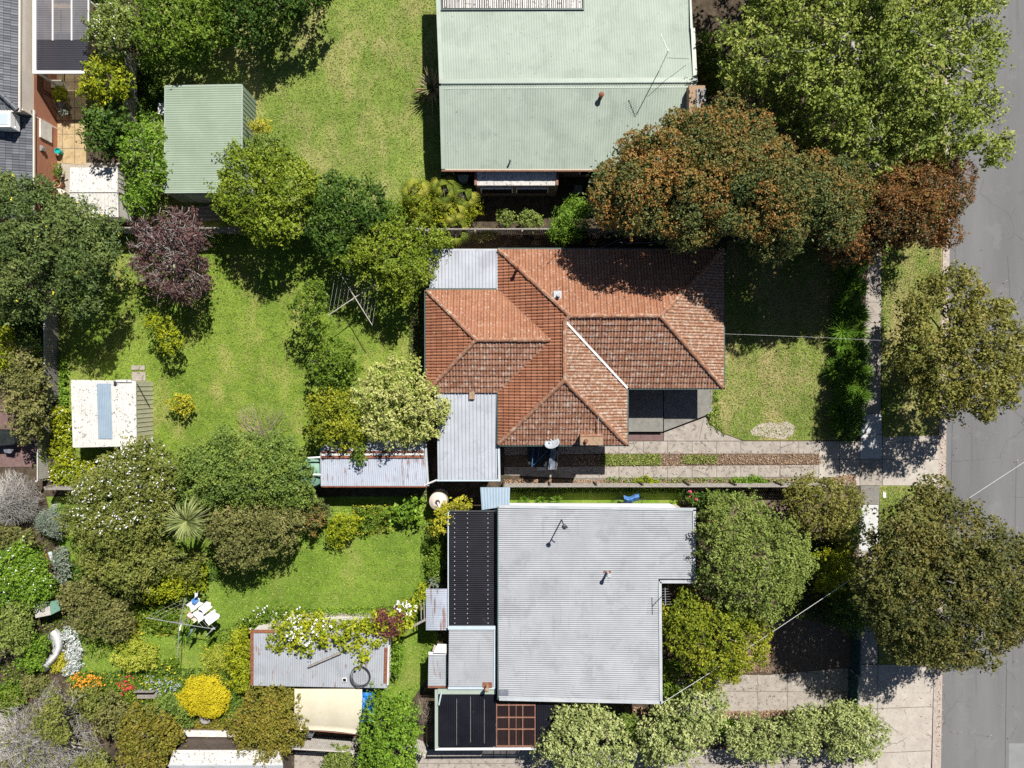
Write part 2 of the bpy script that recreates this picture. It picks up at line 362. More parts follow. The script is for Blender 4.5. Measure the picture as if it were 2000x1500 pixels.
        for i in range(N):
            for k in range(seg):
                j = i * (seg + 1) + k; fs.append((j, j + seg + 1, j + seg + 2, j + 1))
        return s.add(vs, fs, m)

def world_poly(flat, z): return [P(flat[i], flat[i + 1], z) for i in range(0, len(flat), 2)]
def sheet(name, flat, z, mat, label=None, zpx=0):
    mb = MB(); p = world_poly(flat, zpx); n = len(p)
    mb.add([(a.x, a.y, z) for a in p], [tuple(range(n))])
    me_o = mb.build(name, mat)
    me = me_o.data; bm = bmesh.new(); bm.from_mesh(me)
    for f in bm.faces:
        if f.normal.z < 0: f.normal_flip()
    bmesh.ops.triangulate(bm, faces=bm.faces[:]); bm.to_mesh(me); bm.free()
    return tag(me_o, label, kind='structure')
def slab(name, flat, z0, z1, mat, label=None, kind='structure', joints=None):
    mb = MB(); mb.prism(world_poly(flat, z1), z0, z1)
    mats = [mat]
    if joints:
        mats.append('joint')
        for (a, b, c, d) in joints:
            p, q = P(a, b, z1), P(c, d, z1)
            mb.bar(p + Vector((0, 0, -.004)), q + Vector((0, 0, -.004)), .035, .014, 1)
    return tag(mb.build(name, mats), label, kind=kind)

rng = np.random.default_rng(7)
def inpoly(pts, poly):
    x, y = pts[:, 0], pts[:, 1]; r = np.zeros(len(pts), bool); n = len(poly); j = n - 1
    for i in range(n):
        xi, yi = poly[i]; xj, yj = poly[j]
        if yi != yj:
            c = ((yi > y) != (yj > y)) & (x < (xj - xi) * (y - yi) / (yj - yi) + xi); r ^= c
        j = i
    return r
def edgedist(pts, poly):
    d = np.full(len(pts), 1e9); n = len(poly)
    for i in range(n):
        a = np.array(poly[i]); b = np.array(poly[(i + 1) % n]); ab = b - a
        t = np.clip(((pts - a) @ ab) / max(1e-9, ab @ ab), 0, 1); q = a + t[:, None] * ab
        d = np.minimum(d, np.hypot(*(pts - q).T))
    return d
def sample_poly(poly, n, g):
    poly = np.array(poly, float); lo, hi = poly.min(0), poly.max(0); out = []; k = 0
    while k < n:
        q = g.uniform(lo, hi, (max(64, int(n * 1.8)), 2)); q = q[inpoly(q, poly)]; out.append(q); k += len(q)
    return np.concatenate(out)[:n]
def px2w(q, z):
    k = (H - z) / H * S
    return np.stack([(q[:, 0] - 1000) * k, (750 - q[:, 1]) * k, z], 1)
def norm(v): return v / np.maximum(1e-9, np.linalg.norm(v, axis=1))[:, None]
def leafmesh(name, pos, nrm, size, tone, mats, parent=None, aspect=.6, g=rng, mi=None, fold=0.0, loc=None):
    """one small rhombic leaf per point"""
    n = len(pos); r = g.normal(size=(n, 3)); t = norm(np.cross(nrm, r)); b = np.cross(nrm, t)
    s = size[:, None] * .5
    v = np.empty((n, 4, 3)); v[:, 0] = pos - t * s; v[:, 1] = pos + b * s * aspect + nrm * s * fold
    v[:, 2] = pos + t * s; v[:, 3] = pos - b * s * aspect + nrm * s * fold
    me = bpy.data.meshes.new(name); me.vertices.add(4 * n); me.loops.add(4 * n); me.polygons.add(n)
    me.vertices.foreach_set('co', v.reshape(-1).astype(np.float32))
    me.loops.foreach_set('vertex_index', np.arange(4 * n, dtype=np.int32))
    me.polygons.foreach_set('loop_start', np.arange(0, 4 * n, 4, dtype=np.int32))
    if isinstance(mats, str): mats = [mats]
    for k in mats: me.materials.append(MATS[k])
    if mi is not None: me.polygons.foreach_set('material_index', mi.astype(np.int32))
    a = me.attributes.new('tone', 'FLOAT', 'FACE'); a.data.foreach_set('value', np.clip(tone, 0, 1).astype(np.float32))
    me.update(); return link(name, me, parent, loc)

NP = [0]
def plant(name, label, cat, flat, zb, zt, leaf='mid', size=.13, dens=1.0, clump=.55, trunk=None, group=None, kind='tree',
          spread=.5, bark='bark', limbs=9, twigs=0, flowers=None, dome=.8, gap=.0, aspect=.6, seed=None, jitter=.3, edge=.25, up=.35, fill=1.0, sep=.95, rag=1.0, rv=(.55, 1.3)):
    NP[0] += 1; g = np.random.default_rng(seed or (100 + NP[0]))
    fl = np.array(flat, float).reshape(-1, 2); zm = zb + .5 * (zt - zb); k = (H - zm) / H * S
    lo, hi = fl.min(0), fl.max(0)
    a = fl; area = abs(np.sum(a[:, 0] * np.roll(a[:, 1], -1) - a[:, 1] * np.roll(a[:, 0], -1))) / 2 * k * k
    test = sample_poly(fl, 400, g); R = edgedist(test, fl).max() * k
    clump = min(clump, R * .6)
    nc = int(area / (clump * clump) * 1.15) + 4
    q = sample_poly(fl, nc * 5, g); d = edgedist(q, fl) * k
    q = q[d > clump * .3]; acc = []; md = (clump * sep / k) ** 2
    for w_ in q:
        if all((w_[0] - o_[0]) ** 2 + (w_[1] - o_[1]) ** 2 > md for o_ in acc): acc.append(w_)
    q = np.array(acc[:nc]) if acc else q[:nc]; d = edgedist(q, fl) * k; nc = len(q)
    if nc < 3: q = sample_poly(fl, 4, g); d = edgedist(q, fl) * k; nc = 4
    t = np.clip(d / (R * dome), 0, 1); dm = np.sqrt(1 - (1 - t) ** 2)
    r = clump * g.uniform(rv[0], rv[1], nc)
    ze = zb + edge * (zt - zb)
    cz = ze + (zt - ze) * dm * g.uniform(1 - jitter, 1.0, nc) - r * .8
    cz = np.maximum(cz, zb + r * .3)
    # lower rim of clumps so that the sides are closed
    ns = int(nc * .35); si = g.integers(0, nc, ns); q2 = q[si] + g.normal(size=(ns, 2)) * 2; cz2 = zb + g.uniform(0.05, .8, ns) * np.maximum(cz[si] - zb, .05)
    q = np.concatenate([q, q2]); cz = np.concatenate([cz, cz2]); r = np.concatenate([r, r[si]])
    c = px2w(q, cz); nc = len(c)
    if gap:
        keep = g.random(nc) > gap; c = c[keep]; r = r[keep]; nc = len(c)
    nl = np.maximum(8, (r * r * 6.5 / (size * size * aspect) * dens)).astype(int)
    tn = 7; nt_ = np.maximum(2, nl // tn); ti = np.repeat(np.arange(nc), nt_); m_t = len(ti)      # leaf tufts on each clump
    dr = norm(g.normal(size=(m_t, 3))); dr[:, 2] = np.where(dr[:, 2] < -.25, -dr[:, 2], dr[:, 2])
    rad = 1 - spread * g.random(m_t) ** 1.6 + (g.random(m_t) < .2) * g.random(m_t) * .7 * min(1, .15 + rag)
    tp = c[ti] + dr * (r[ti] * rad)[:, None] * np.array([1.0, 1.0, .85])
    if rag:                                                                       # leafy shoots that break the outline
        ns_ = int(area * 2.2 * rag) + 3; si = g.integers(0, nc, ns_); sd_ = norm(g.normal(size=(ns_, 3)) * np.array([1, 1, .45]) + np.array([0, 0, .35]))
        ln = g.uniform(.25, 1.0, ns_) * min(.8, clump * 1.3); kk_ = 4; si4 = np.repeat(si, kk_); sd4 = np.repeat(sd_, kk_, 0); ff = np.tile(np.linspace(.35, 1, kk_), ns_)
        tp = np.concatenate([tp, c[si4] + sd4 * (r[si4] * .85 + np.repeat(ln, kk_) * ff)[:, None]]); ti = np.concatenate([ti, si4]); dr = np.concatenate([dr, sd4]); m_t = len(ti)
    idx = np.repeat(np.arange(m_t), tn); n = len(idx)
    pos = tp[idx] + g.normal(size=(n, 3)) * size * .55
    dr = dr[idx]
    nrm = norm(dr * .6 + g.normal(size=(n, 3)) * .55 + np.array([0, 0, up]))
    tone = .45 * g.random(nc)[ti][idx] + .3 * g.random(m_t)[idx] + .35 * g.random(n) - .05
    lsz = size * g.uniform(.5, 1.5, n)
    nf = int(n * .16 * fill); fi = g.integers(0, nc, nf)                       # larger, darker inner leaves added to block light through the crown
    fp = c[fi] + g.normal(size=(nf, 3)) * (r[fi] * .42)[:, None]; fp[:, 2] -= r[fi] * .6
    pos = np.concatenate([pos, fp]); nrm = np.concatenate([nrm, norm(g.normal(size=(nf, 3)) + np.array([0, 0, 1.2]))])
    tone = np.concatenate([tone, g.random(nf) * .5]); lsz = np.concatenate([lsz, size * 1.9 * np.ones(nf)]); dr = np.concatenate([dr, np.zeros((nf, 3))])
    pos[:, 2] = np.maximum(pos[:, 2], .03); n = len(pos)
    loc = Vector(c.mean(0)); loc.z = 0
    if trunk is not None: tw = P(trunk[0], trunk[1], 0); loc = Vector((tw.x, tw.y, 0))
    root = thing(name, label, cat, loc, group)
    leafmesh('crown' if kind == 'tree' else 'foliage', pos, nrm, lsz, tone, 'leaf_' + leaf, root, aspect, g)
    mb = MB(); z0 = max(.1, zb)
    rt = max(.03, min(.28, R * .055)) if kind == 'tree' else .025
    top = Vector((c[:, 0].mean(), c[:, 1].mean(), zb + .25 * (zt - zb)))
    sel = g.choice(nc, min(nc, limbs), replace=False)
    if kind == 'tree':
        mid = loc.lerp(top, .5) + Vector((g.normal() * .15, g.normal() * .15, 0)); mid.z = top.z * .55
        mb.tube([loc + Vector((0, 0, -.02)), mid, top], [rt * 1.25, rt, rt * .75], 9)
    else: top = loc + Vector((0, 0, .05))
    for i in sel:
        e = Vector(c[i]); m_ = top.lerp(e, .5) + Vector((g.normal() * .1, g.normal() * .1, .12 * (e - top).length * (1 if kind == 'tree' else .3)))
        mb.tube([top, m_, e], [rt * .5, rt * .3, rt * .08], 5)
        for _ in range(twigs):
            dd = Vector(norm(g.normal(size=(1, 3)) + np.array([[0, 0, .7]]))[0]); L_ = float(r[i]) * g.uniform(.8, 1.5)
            mb.tube([m_.lerp(e, g.uniform(.3, 1)), e + dd * L_ * .5, e + dd * L_ + Vector((g.normal() * .15, g.normal() * .15, 0))], [rt * .16, .018, .007], 3)
    mb.build('trunk' if kind == 'tree' else 'stem', bark, root, smooth=True)
    if flowers:
        fm, fn, fs = flowers[:3]; region = flowers[3] if len(flowers) > 3 else None
        j = g.integers(0, n, fn * 3); okm = dr[j, 2] > .2
        if region is not None:
            w = pos[j]; kk = H / (H - w[:, 2]) / S
            pq = np.stack([w[:, 0] * kk + 1000, 750 - w[:, 1] * kk], 1); okm &= inpoly(pq, np.array(region, float).reshape(-1, 2))
        j = j[okm][:fn]
        if len(j):
            fp = pos[j] + dr[j] * .05 + np.array([0, 0, .03]); m4 = len(j)
            fp = np.repeat(fp, 3, 0) + g.normal(size=(m4 * 3, 3)) * fs * .35
            o = leafmesh('blossom', fp, norm(g.normal(size=(m4 * 3, 3)) * .4 + np.array([0, 0, 1.])), fs * g.uniform(.6, 1.2, m4 * 3), g.random(m4 * 3), fm, root, .9, g)
            o['kind'] = 'stuff'
    return root
def shrub(*a, **k):
    k.setdefault('kind', 'shrub'); k.setdefault('limbs', 6); k.setdefault('clump', .3); k.setdefault('size', .10)
    return plant(*a, **k)
def ell(cx, cy, rx, ry, n=12, rot=0):
    out = []
    for i in range(n):
        a = 2 * math.pi * i / n; x, y = rx * math.cos(a), ry * math.sin(a)
        out += [cx + x * math.cos(rot) - y * math.sin(rot), cy + x * math.sin(rot) + y * math.cos(rot)]
    return out
def blade(mb, a, d, L_, w, droop, rise, t, seg=4, m=0):
    """arching strap leaf from a in horizontal direction d"""
    d = Vector(d).normalized(); x = Vector((-d.y, d.x, 0)); vs = []; fs = []
    for i in range(seg + 1):
        f = i / seg; ww = w * (1 - f ** 2.2) * .5 + .004; z = rise * f - droop * f * f
        p = Vector(a) + d * L_ * f + Vector((0, 0, z)); vs += [p - x * ww + Vector((0, 0, ww * .5)), p, p + x * ww + Vector((0, 0, ww * .5))]
    for i in range(seg):
        j = i * 3; fs += [(j, j + 1, j + 4, j + 3), (j + 1, j + 2, j + 5, j + 4)]
    mb.add(vs, fs, m, t)
def rosette(mb, c, n, L_, w, droop, rise, g, m=0):
    for i in range(n):
        a = g.uniform(0, 6.283); l = L_ * g.uniform(.6, 1.1); e = g.uniform(.2, 1)
        blade(mb, c, (math.cos(a), math.sin(a), 0), l * (1.1 - .4 * e), w * g.uniform(.7, 1.2), droop * (1.2 - e), rise * (e + .2), g.random(), m=m)
def strappy(name, label, cat, px, py, n, L_, w, mat, z=.05, droop=.5, rise=.6, group=None, heads=1, spreadpx=0, part='foliage', stemr=.04):
    NP[0] += 1; g = np.random.default_rng(500 + NP[0]); base = P(px, py, z) ; base.z = 0
    top = P(px, py, z); root = thing(name, label, cat, (top.x, top.y, 0), group); mb = MB(); st = MB()
    for h in range(heads):
        o = Vector((g.normal() * spreadpx * S, g.normal() * spreadpx * S, g.uniform(-.3, .1) * min(1, z)))
        rosette(mb, top + o, n, L_ * g.uniform(.8, 1.1), w, droop, rise, g)
        st.tube([(top.x + o.x * .4, top.y + o.y * .4, -.01), top + o], [stemr * 1.2, stemr], 6)
    mb.build(part, 'leaf_' + mat, root); st.build('stem', 'bark', root); return root
def wiry(name, label, cat, flat, h, n, mat='twig', r=.012, center=None, group=None, L_=.9, leafy=None):
    NP[0] += 1; g = np.random.default_rng(900 + NP[0]); fl = np.array(flat).reshape(-1, 2)
    q = sample_poly(fl, n, g); d = edgedist(q, fl); R = d.max(); z = h * (.25 + .75 * np.sqrt(np.clip(d / R, 0, 1))) * g.uniform(.75, 1, n)
    w = px2w(q, z); cc = fl.mean(0) if center is None else np.array(center); base = P(cc[0], cc[1], 0)
    root = thing(name, label, cat, base, group); mb = MB()
    for i in range(n):
        e = Vector(w[i]); out = Vector((e.x - base.x, e.y - base.y, .2)); out = out.normalized() if out.length > 0 else Vector((1, 0, 0))
        s = e - out * L_ * g.uniform(.5, 1) + Vector((g.normal() * .2, g.normal() * .2, -.25 * h * g.random()))
        m_ = s.lerp(e, .5) + Vector((g.normal() * .07, g.normal() * .07, .05))
        mb.tube([s, m_, e], [r, r * .8, r * .3], 3, t=g.random(), cap=False)
    for i in range(max(6, n // 60)):
        e = Vector(w[g.integers(0, n)]); m_ = base.lerp(e, .5) + Vector((0, 0, .2)); mb.tube([base, m_, e], [r * 4, r * 2.4, r], 5, t=g.random())
    mb.build('branches', 'leaf_' + mat, root); return root

def tiles(mb, poly, m=0, pu=.33, pv=.33, amp=.034, step=.055, g=rng):
    """roof plane of real overlapping tiles, clipped to the convex polygon (3-D points)"""
    poly = [Vector(p) for p in poly]; n = (poly[1] - poly[0]).cross(poly[2] - poly[0]).normalized()
    if n.z < 0: n = -n
    u = Vector((0, 0, 1)).cross(n).normalized(); v = n.cross(u).normalized(); o = poly[0]
    us = [(p - o).dot(u) for p in poly]; vv = [(p - o).dot(v) for p in poly]
    u0, u1, v0, v1 = min(us) - .01, max(us) + .01, min(vv), max(vv) + .01
    prof = [0, 1, .3, -.5, .3, 1, 0, -1.1]; off = [0, .16, .34, .45, .56, .74, .90, .95]
    nu = int((u1 - u0) / pu) + 1; nv = int((v1 - v0) / pv) + 1
    bm = bmesh.new(); xs = [(u0 + (i + off[k]) * pu, prof[k] * amp) for i in range(nu + 1) for k in range(8)]
    for j in range(nv):
        rows = []
        for (fv, st) in ((0, step), (1, 0), (1, -step * .0)):
            vy = v0 + (j + fv) * pv
            rows.append([bm.verts.new(o + u * x + v * vy + n * (h + st)) for x, h in xs])
        low = [bm.verts.new(o + u * x + v * (v0 + j * pv - .002) + n * (h * .6 - .01)) for x, h in xs]
        for i in range(len(xs) - 1):
            bm.faces.new((rows[0][i], rows[0][i + 1], rows[1][i + 1], rows[1][i]))
            bm.faces.new((low[i], low[i + 1], rows[0][i + 1], rows[0][i]))
    c = sum(poly, Vector()) / len(poly)
    for i in range(len(poly)):
        a, b = poly[i], poly[(i + 1) % len(poly)]; e = (b - a).normalized(); pn = e.cross(n).normalized()
        if (c - a).dot(pn) > 0: pn = -pn
        geom = bm.verts[:] + bm.edges[:] + bm.faces[:]
        bmesh.ops.bisect_plane(bm, geom=geom, plane_co=a, plane_no=pn, clear_outer=True)
    bm.verts.index_update(); vs = [w.co.copy() for w in bm.verts]; b0 = len(mb.v); mb.v += [tuple(w) for w in vs]
    seed = g.random() * 100
    for f in bm.faces:
        cc = f.calc_center_median() - o; iu = math.floor((cc.dot(u) - u0) / pu); iv = math.floor((cc.dot(v) - v0) / pv)
        hsh = math.sin(iu * 12.9898 + iv * 78.233 + seed) * 43758.5453; hsh -= math.floor(hsh)
        mb.f.append(tuple(b0 + w.index for w in f.verts)); mb.m.append(m); mb.t.append(hsh)
    bm.free()
    under = [p - n * .03 for p in poly]
    mb.add(under, [tuple(range(len(under)))], m)
def capline(mb, a, b, r=.10, m=0, seg=.4, lift=.03):
    g = random.Random(int(a[0] * 10))
    a = Vector(a); b = Vector(b); L_ = (b - a).length; n = max(1, int(L_ / seg))
    for i in range(n):
        j_ = Vector((g.uniform(-.012, .012), g.uniform(-.012, .012), g.uniform(-.006, .01)))
        p = a.lerp(b, i / n) + j_; q = a.lerp(b, min(1, (i + 1.08) / n)) + j_
        mb.tube([p + Vector((0, 0, lift)), q + Vector((0, 0, lift))], [r * 1.12, r * .9], 8, m)
def gutter(mb, pts, w=.11, h=.09, m=0, closed=True):
    for i in range(len(pts) if closed else len(pts) - 1):
        a, b = Vector(pts[i]), Vector(pts[(i + 1) % len(pts)]); d = (b - a).normalized() * .05
        mb.bar(a - d, b + d, w, h, m)
def palings(name, label, a, b, h, mat='timber_grey', rail=True, postcap=None, group=None, side=1, pw=.11, posts=2.4, cat='fence', railmat=None, gapf=.86):
    a = Vector((a[0], a[1], 0)); b = Vector((b[0], b[1], 0)); L_ = (b - a).length; d = (b - a).normalized(); nn = Vector((-d.y, d.x, 0)) * side
    root = thing(name, label, cat, a, group); mb = MB(); n = int(L_ / pw); g = random.Random(int(L_ * 100))
    rz = math.atan2(d.y, d.x)
    for i in range(n):
        c = a + d * (i + .5) * pw; hh = h + g.uniform(-.03, .02)
        mb.box((c.x, c.y, hh / 2), (pw * gapf, .018, hh), rz + g.uniform(-.02, .02))
    mb.build('palings', mat, root)
    r = MB()
    for z in (.35, h * .5 + .1, h - .2): r.bar(a + nn * .035 + Vector((0, 0, z)), b + nn * .035 + Vector((0, 0, z)), .04, .08)
    if rail: r.bar(a + Vector((0, 0, h + .02)), b + Vector((0, 0, h + .02)), .07, .03)
    r.build('rail', railmat or mat, root)
    k = max(1, int(L_ / posts))
    for i in range(k + 1):
        c = a.lerp(b, i / k) + nn * .09; p = MB(); p.box((c.x, c.y, (h + .03) / 2), (.09, .09, h + .03), rz); p.build('post', postcap or mat, root)
    return root

# ================================================================ SETTING
def g_sheet(name, x0, y0, x1, y1, z, mat, label=None):
    mb = MB(); mb.add([(x0, y0, z), (x1, y0, z), (x1, y1, z), (x0, y1, z)], [(0, 1, 2, 3)]); return tag(mb.build(name, mat), label, kind='structure')
g_sheet('ground', -700, -700, 700, 700, -.30, 'soil', 'bare earth under and around the whole neighbourhood')
slab('garden_ground', [-2500, -1800, 1872, -1800, 1842, 480, 1832, 940, 1821, 1480, 1790, 3200, -2500, 3200], -.29, 0, 'soil', 'dark garden soil under beds and trees')
slab('road', [1879, -1800, 2330, -1800, 2330, 3200, 1806, 3200, 1838, 1480, 1847, 940, 1855, 480], -.28, -.15, 'asphalt', 'grey asphalt suburban street along the right edge')
slab('road_patch', [1970, 1452, 2200, 1450, 2200, 1700, 1968, 1700], -.2, -.144, 'asphalt_patch', 'paler rectangular repair patch in the asphalt')
for i, (a, b, c, d, w) in enumerate([(1866, 480, 1857, 1000, .03), (1966, 1290, 1962, 1600, .04), (1985, 900, 1978, 1300, .02), (1968, 500, 1985, 800, .02)]):
    mb = MB(); p, q = P(a, b, -.148), P(c, d, -.148); mb.bar(p, q, w, .006); tag(mb.build('road_joint', 'asphalt_joint'), 'thin dark seam line in the asphalt', kind='structure')
slab('gutter_pan', [1868, -1800, 1879, -1800, 1855, 480, 1847, 940, 1838, 1480, 1806, 3200, 1797, 3200, 1828, 1480, 1837, 940, 1846, 480], -.28, -.12, 'kerbstone', 'pale concrete gutter channel beside the road')
slab('kerb', [1872, -1800, 1875, -1800, 1846.5, 480, 1837.5, 940, 1828.5, 1480, 1797, 3200, 1790, 3200, 1821, 1480, 1832, 940, 1842, 480], -.28, .03, 'kerbstone', 'concrete kerb stone between verge and gutter')
slab('far_verge', [2330, -1800, 2800, -1800, 2800, 3200, 2330, 3200], -.28, 0, 'lawn_front', 'grass verge across the road')
for nm, px_, lab in (('verge', [1722, -300, 1862, -300, 1841, 480, 1835, 850, 1722, 855], 'grass nature strip between footpath and kerb north of the crossover'),
                     ('verge', [1718, 948, 1832, 948, 1824, 1300, 1716, 1300], 'grass nature strip south of the crossover')):
    sheet(nm, px_, .006, 'lawn_front', lab)
slab('footpath', [1695, -400, 1726, -400, 1722, 480, 1721, 640, 1720, 808, 1684, 808, 1688, 640, 1692, 560, 1698, 480], -.02, .022, 'concrete_old', 'old grey brown concrete footpath',
     joints=[(1690, y, 1721, y) for y in (500, 545, 590, 630, 680, 725, 765)])
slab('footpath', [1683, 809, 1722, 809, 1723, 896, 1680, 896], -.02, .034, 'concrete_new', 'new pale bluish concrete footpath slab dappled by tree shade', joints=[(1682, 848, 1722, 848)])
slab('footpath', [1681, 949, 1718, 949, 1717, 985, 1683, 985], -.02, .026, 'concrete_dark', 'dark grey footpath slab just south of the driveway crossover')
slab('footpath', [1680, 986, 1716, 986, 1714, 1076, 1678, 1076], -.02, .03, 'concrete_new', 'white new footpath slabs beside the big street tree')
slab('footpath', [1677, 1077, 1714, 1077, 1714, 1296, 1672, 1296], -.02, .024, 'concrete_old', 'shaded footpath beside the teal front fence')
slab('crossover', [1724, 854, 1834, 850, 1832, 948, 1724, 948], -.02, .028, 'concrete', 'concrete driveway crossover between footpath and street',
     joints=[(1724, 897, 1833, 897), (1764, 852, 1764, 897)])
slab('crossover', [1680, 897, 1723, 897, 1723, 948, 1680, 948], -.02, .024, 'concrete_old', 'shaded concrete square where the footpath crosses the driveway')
slab('crossover', [1673, 1298, 1824, 1300, 1818, 1500, 1815, 1640, 1664, 1640], -.02, .03, 'concrete', 'wide pale concrete crossover at the bottom right',
     joints=[(1715, 1300, 1712, 1600), (1715, 1384, 1823, 1380), (1712, 1471, 1821, 1466), (1674, 1384, 1714, 1384)])
slab('driveway', [1600, 862, 1679, 862, 1679, 948, 1625, 948, 1600, 936], -.02, .03, 'concrete', 'concrete driveway apron at the street end of the two strips', joints=[(1640, 862, 1640, 948), (1600, 897, 1679, 897)])
slab('driveway', [985, 866, 1174, 862, 1599, 862, 1599, 886, 1174, 886, 985, 889], -.02, .035, 'concrete_old', 'northern concrete wheel strip of the driveway',
     joints=[(x, 862, x, 887) for x in (1090, 1209, 1257, 1304, 1352, 1400, 1447, 1524, 1560)])
slab('driveway', [985, 912, 1174, 911, 1599, 908, 1599, 931, 1125, 934, 985, 928], -.02, .035, 'concrete_old', 'southern concrete wheel strip of the driveway',
     joints=[(x, 909, x, 933) for x in (1090, 1209, 1257, 1304, 1352, 1400, 1447, 1482, 1524, 1565)])
slab('driveway', [1120, 934.5, 1599, 932, 1599, 946, 1125, 948], -.02, .02, 'concrete_dark', 'narrow dull edging strip beside the paling fence', joints=[(x, 933, x, 947) for x in (1209, 1304, 1400, 1482, 1524)])
sheet('driveway_soil', [985, 889, 1599, 886, 1620, 890, 1620, 906, 985, 911], .010, 'mulch', 'soil and fallen leaves between the driveway strips')
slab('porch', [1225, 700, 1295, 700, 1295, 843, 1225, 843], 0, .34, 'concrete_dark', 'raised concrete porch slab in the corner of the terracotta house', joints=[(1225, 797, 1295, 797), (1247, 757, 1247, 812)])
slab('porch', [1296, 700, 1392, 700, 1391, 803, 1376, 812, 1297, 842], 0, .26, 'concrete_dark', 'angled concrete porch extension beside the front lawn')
slab('paving', [1225, 846, 1296, 846, 1296, 861, 1225, 861], -.02, .05, 'red_paving', 'strip of reddish paving below the porch step')
slab('driveway_apron', [1297, 845, 1380, 814, 1384, 828, 1410, 846, 1450, 861, 1297, 861], -.02, .045, 'concrete_old', 'curved concrete apron between porch and driveway', joints=[(1374, 820, 1366, 858)])
# lawns
for lb_, c_ in (('grassland beyond the top of the picture', [-2400, -1700, 1690, -1700, 1690, -402, -2400, -402]), ('grassland beyond the bottom of the picture', [-2400, 1645, 1655, 1645, 1600, 3100, -2400, 3100]), ('grassland beyond the left of the picture', [-2400, -402, -110, -402, -110, 1645, -2400, 1645])):
    sheet('field', c_, .005, 'lawn_north', lb_)
sheet('lawn', [1392, 470, 1640, 470, 1652, 560, 1650, 700, 1640, 860, 1452, 860, 1412, 845, 1386, 826, 1390, 800], .008, 'lawn_front', 'front lawn of the terracotta roofed house')
sheet('bare_patch', [1465, 842, 1480, 829, 1505, 824, 1520, 828, 1535, 822, 1552, 832, 1550, 848, 1530, 858, 1500, 854, 1470, 850], .014, 'sand', 'pale bare sandy patch worn in the front lawn')
sheet('lawn', [112, 452, 838, 452, 832, 700, 838, 950, 118, 950], .008, 'lawn_back', 'back lawn of the terracotta roofed house')
sheet('lawn', [420, -400, 862, -400, 862, 450, 330, 450, 275, 430, 270, 130], .006, 'lawn_north', 'large lawn behind the green roofed house')
sheet('lawn', [90, 970, 870, 970, 850, 1300, 770, 1420, 690, 1340, 480, 1430, 130, 1330, 150, 1200], .006, 'lawn_south', 'cottage garden lawn behind the silver roofed house')
sheet('lawn', [982, 950, 1330, 950, 1330, 990, 982, 990], .006, 'lawn_south', 'narrow grass strip along the side of the silver roofed house')
sheet('side_garden', [1395, 965, 1680, 965, 1672, 1310, 1500, 1315, 1395, 1250], .006, 'mulch', 'dark mulch bed in front of the silver roofed house')
slab('driveway', [1290, 1335, 1400, 1318, 1500, 1319, 1650, 1305, 1668, 1310, 1664, 1384, 1420, 1392, 1290, 1400], -.02, .03, 'concrete_old', 'neighbouring concrete driveway at the bottom right',
     joints=[(1420, 1350, 1668, 1352), (1480, 1320, 1480, 1390), (1538, 1318, 1538, 1390)])
slab('driveway', [812, 1464, 1664, 1464, 1664, 1640, 812, 1640], -.02, .026, 'concrete_old', 'concrete drive along the bottom edge under the hedge', joints=[(920, 1464, 920, 1600), (812, 1491, 1660, 1491)])
slab('driveway', [575, 1468, 700, 1470, 700, 1600, 575, 1600], -.02, .026, 'concrete_old', 'small concrete yard near the blue bin at the bottom')
slab('paving', [98, 140, 168, 140, 168, 322, 104, 318], -.02, .02, 'paver_tan', 'tan stone paving of the top left courtyard',
     joints=[(100 + 0, y, 168, y) for y in (160, 184, 210, 236, 262, 290)] + [(x, 145, x, 318) for x in (122, 146)])
sheet('gravel', [104, 318, 240, 318, 240, 380, 100, 380], .008, 'gravel', 'pale gravel beside the white garden shed')
slab('paving', [-40, 790, 78, 790, 76, 912, -40, 912], -.02, .03, 'red_paving', 'shaded brown paving at the left edge')
slab('paving', [600, 1196, 735, 1198, 735, 1230, 600, 1230], -.02, .02, 'concrete_old', 'strip of old paving behind the vine covered garage')
sheet('bed', [835, 440, 1420, 440, 1420, 492, 835, 492], .010, 'soil', 'dark bare soil between house and northern fence')
sheet('bed', [836, 566, 826, 566, 800, 630, 798, 720, 840, 720], .012, 'soil', 'shaded soil strip along the rear of the terracotta house')

# ================================================================ MAIN HOUSE
T = .43; ZE = 2.7
X0, X1, X2, X3 = -4.69, -.74, 6.29, 11.57
N_, S1, S2, WN, WS = 7.36, -.20, -3.31, 5.14, -.45
def V(x, y, z): return Vector((x, y, z))
hN = (N_ - S1) / 2; yR = S1 + hN; zR = ZE + T * hN
hB = (X2 - X1) / 2; xR = X1 + hB; zB = ZE + T * hB
h3 = (WN - WS) / 2; y3 = WS + h3; z3 = ZE + T * h3
house = thing('tiled_house', 'brick house with a large weathered terracotta tiled hip roof', 'house', (X1, S2, 0))
w = MB(); i_ = .5
w.prism([(X1 + i_, S2 + i_), (X2 - i_, S2 + i_), (X2 - i_, S1 + i_), (X3 - i_, S1 + i_), (X3 - i_, N_ - i_), (X1 + i_, N_ - i_)], 0, ZE - .06)
w.prism([(X0 + i_, WS + i_), (X1 + i_ - .003, WS + i_), (X1 + i_ - .003, WN - i_), (X0 + i_, WN - i_)], 0, ZE - .062)
wall = w.build('wall', 'brick_brown', house)
def window(px_, py_, z0, z1, wid, axis, out, parent, mat='poly_black'):
    f = MB(); g2 = MB(); d = .05 * out
    if axis == 'x':
        f.box((px_, py_ + d, (z0 + z1) / 2), (wid + .12, .08, z1 - z0 + .12)); g2.box((px_, py_ + d * 1.9, (z0 + z1) / 2), (wid, .03, z1 - z0))
    else:
        f.box((px_ + d, py_, (z0 + z1) / 2), (.08, wid + .12, z1 - z0 + .12)); g2.box((px_ + d * 1.9, py_, (z0 + z1) / 2), (.03, wid, z1 - z0))
    o = f.build('window', 'white_paint', parent); g2.build('pane', mat, o)
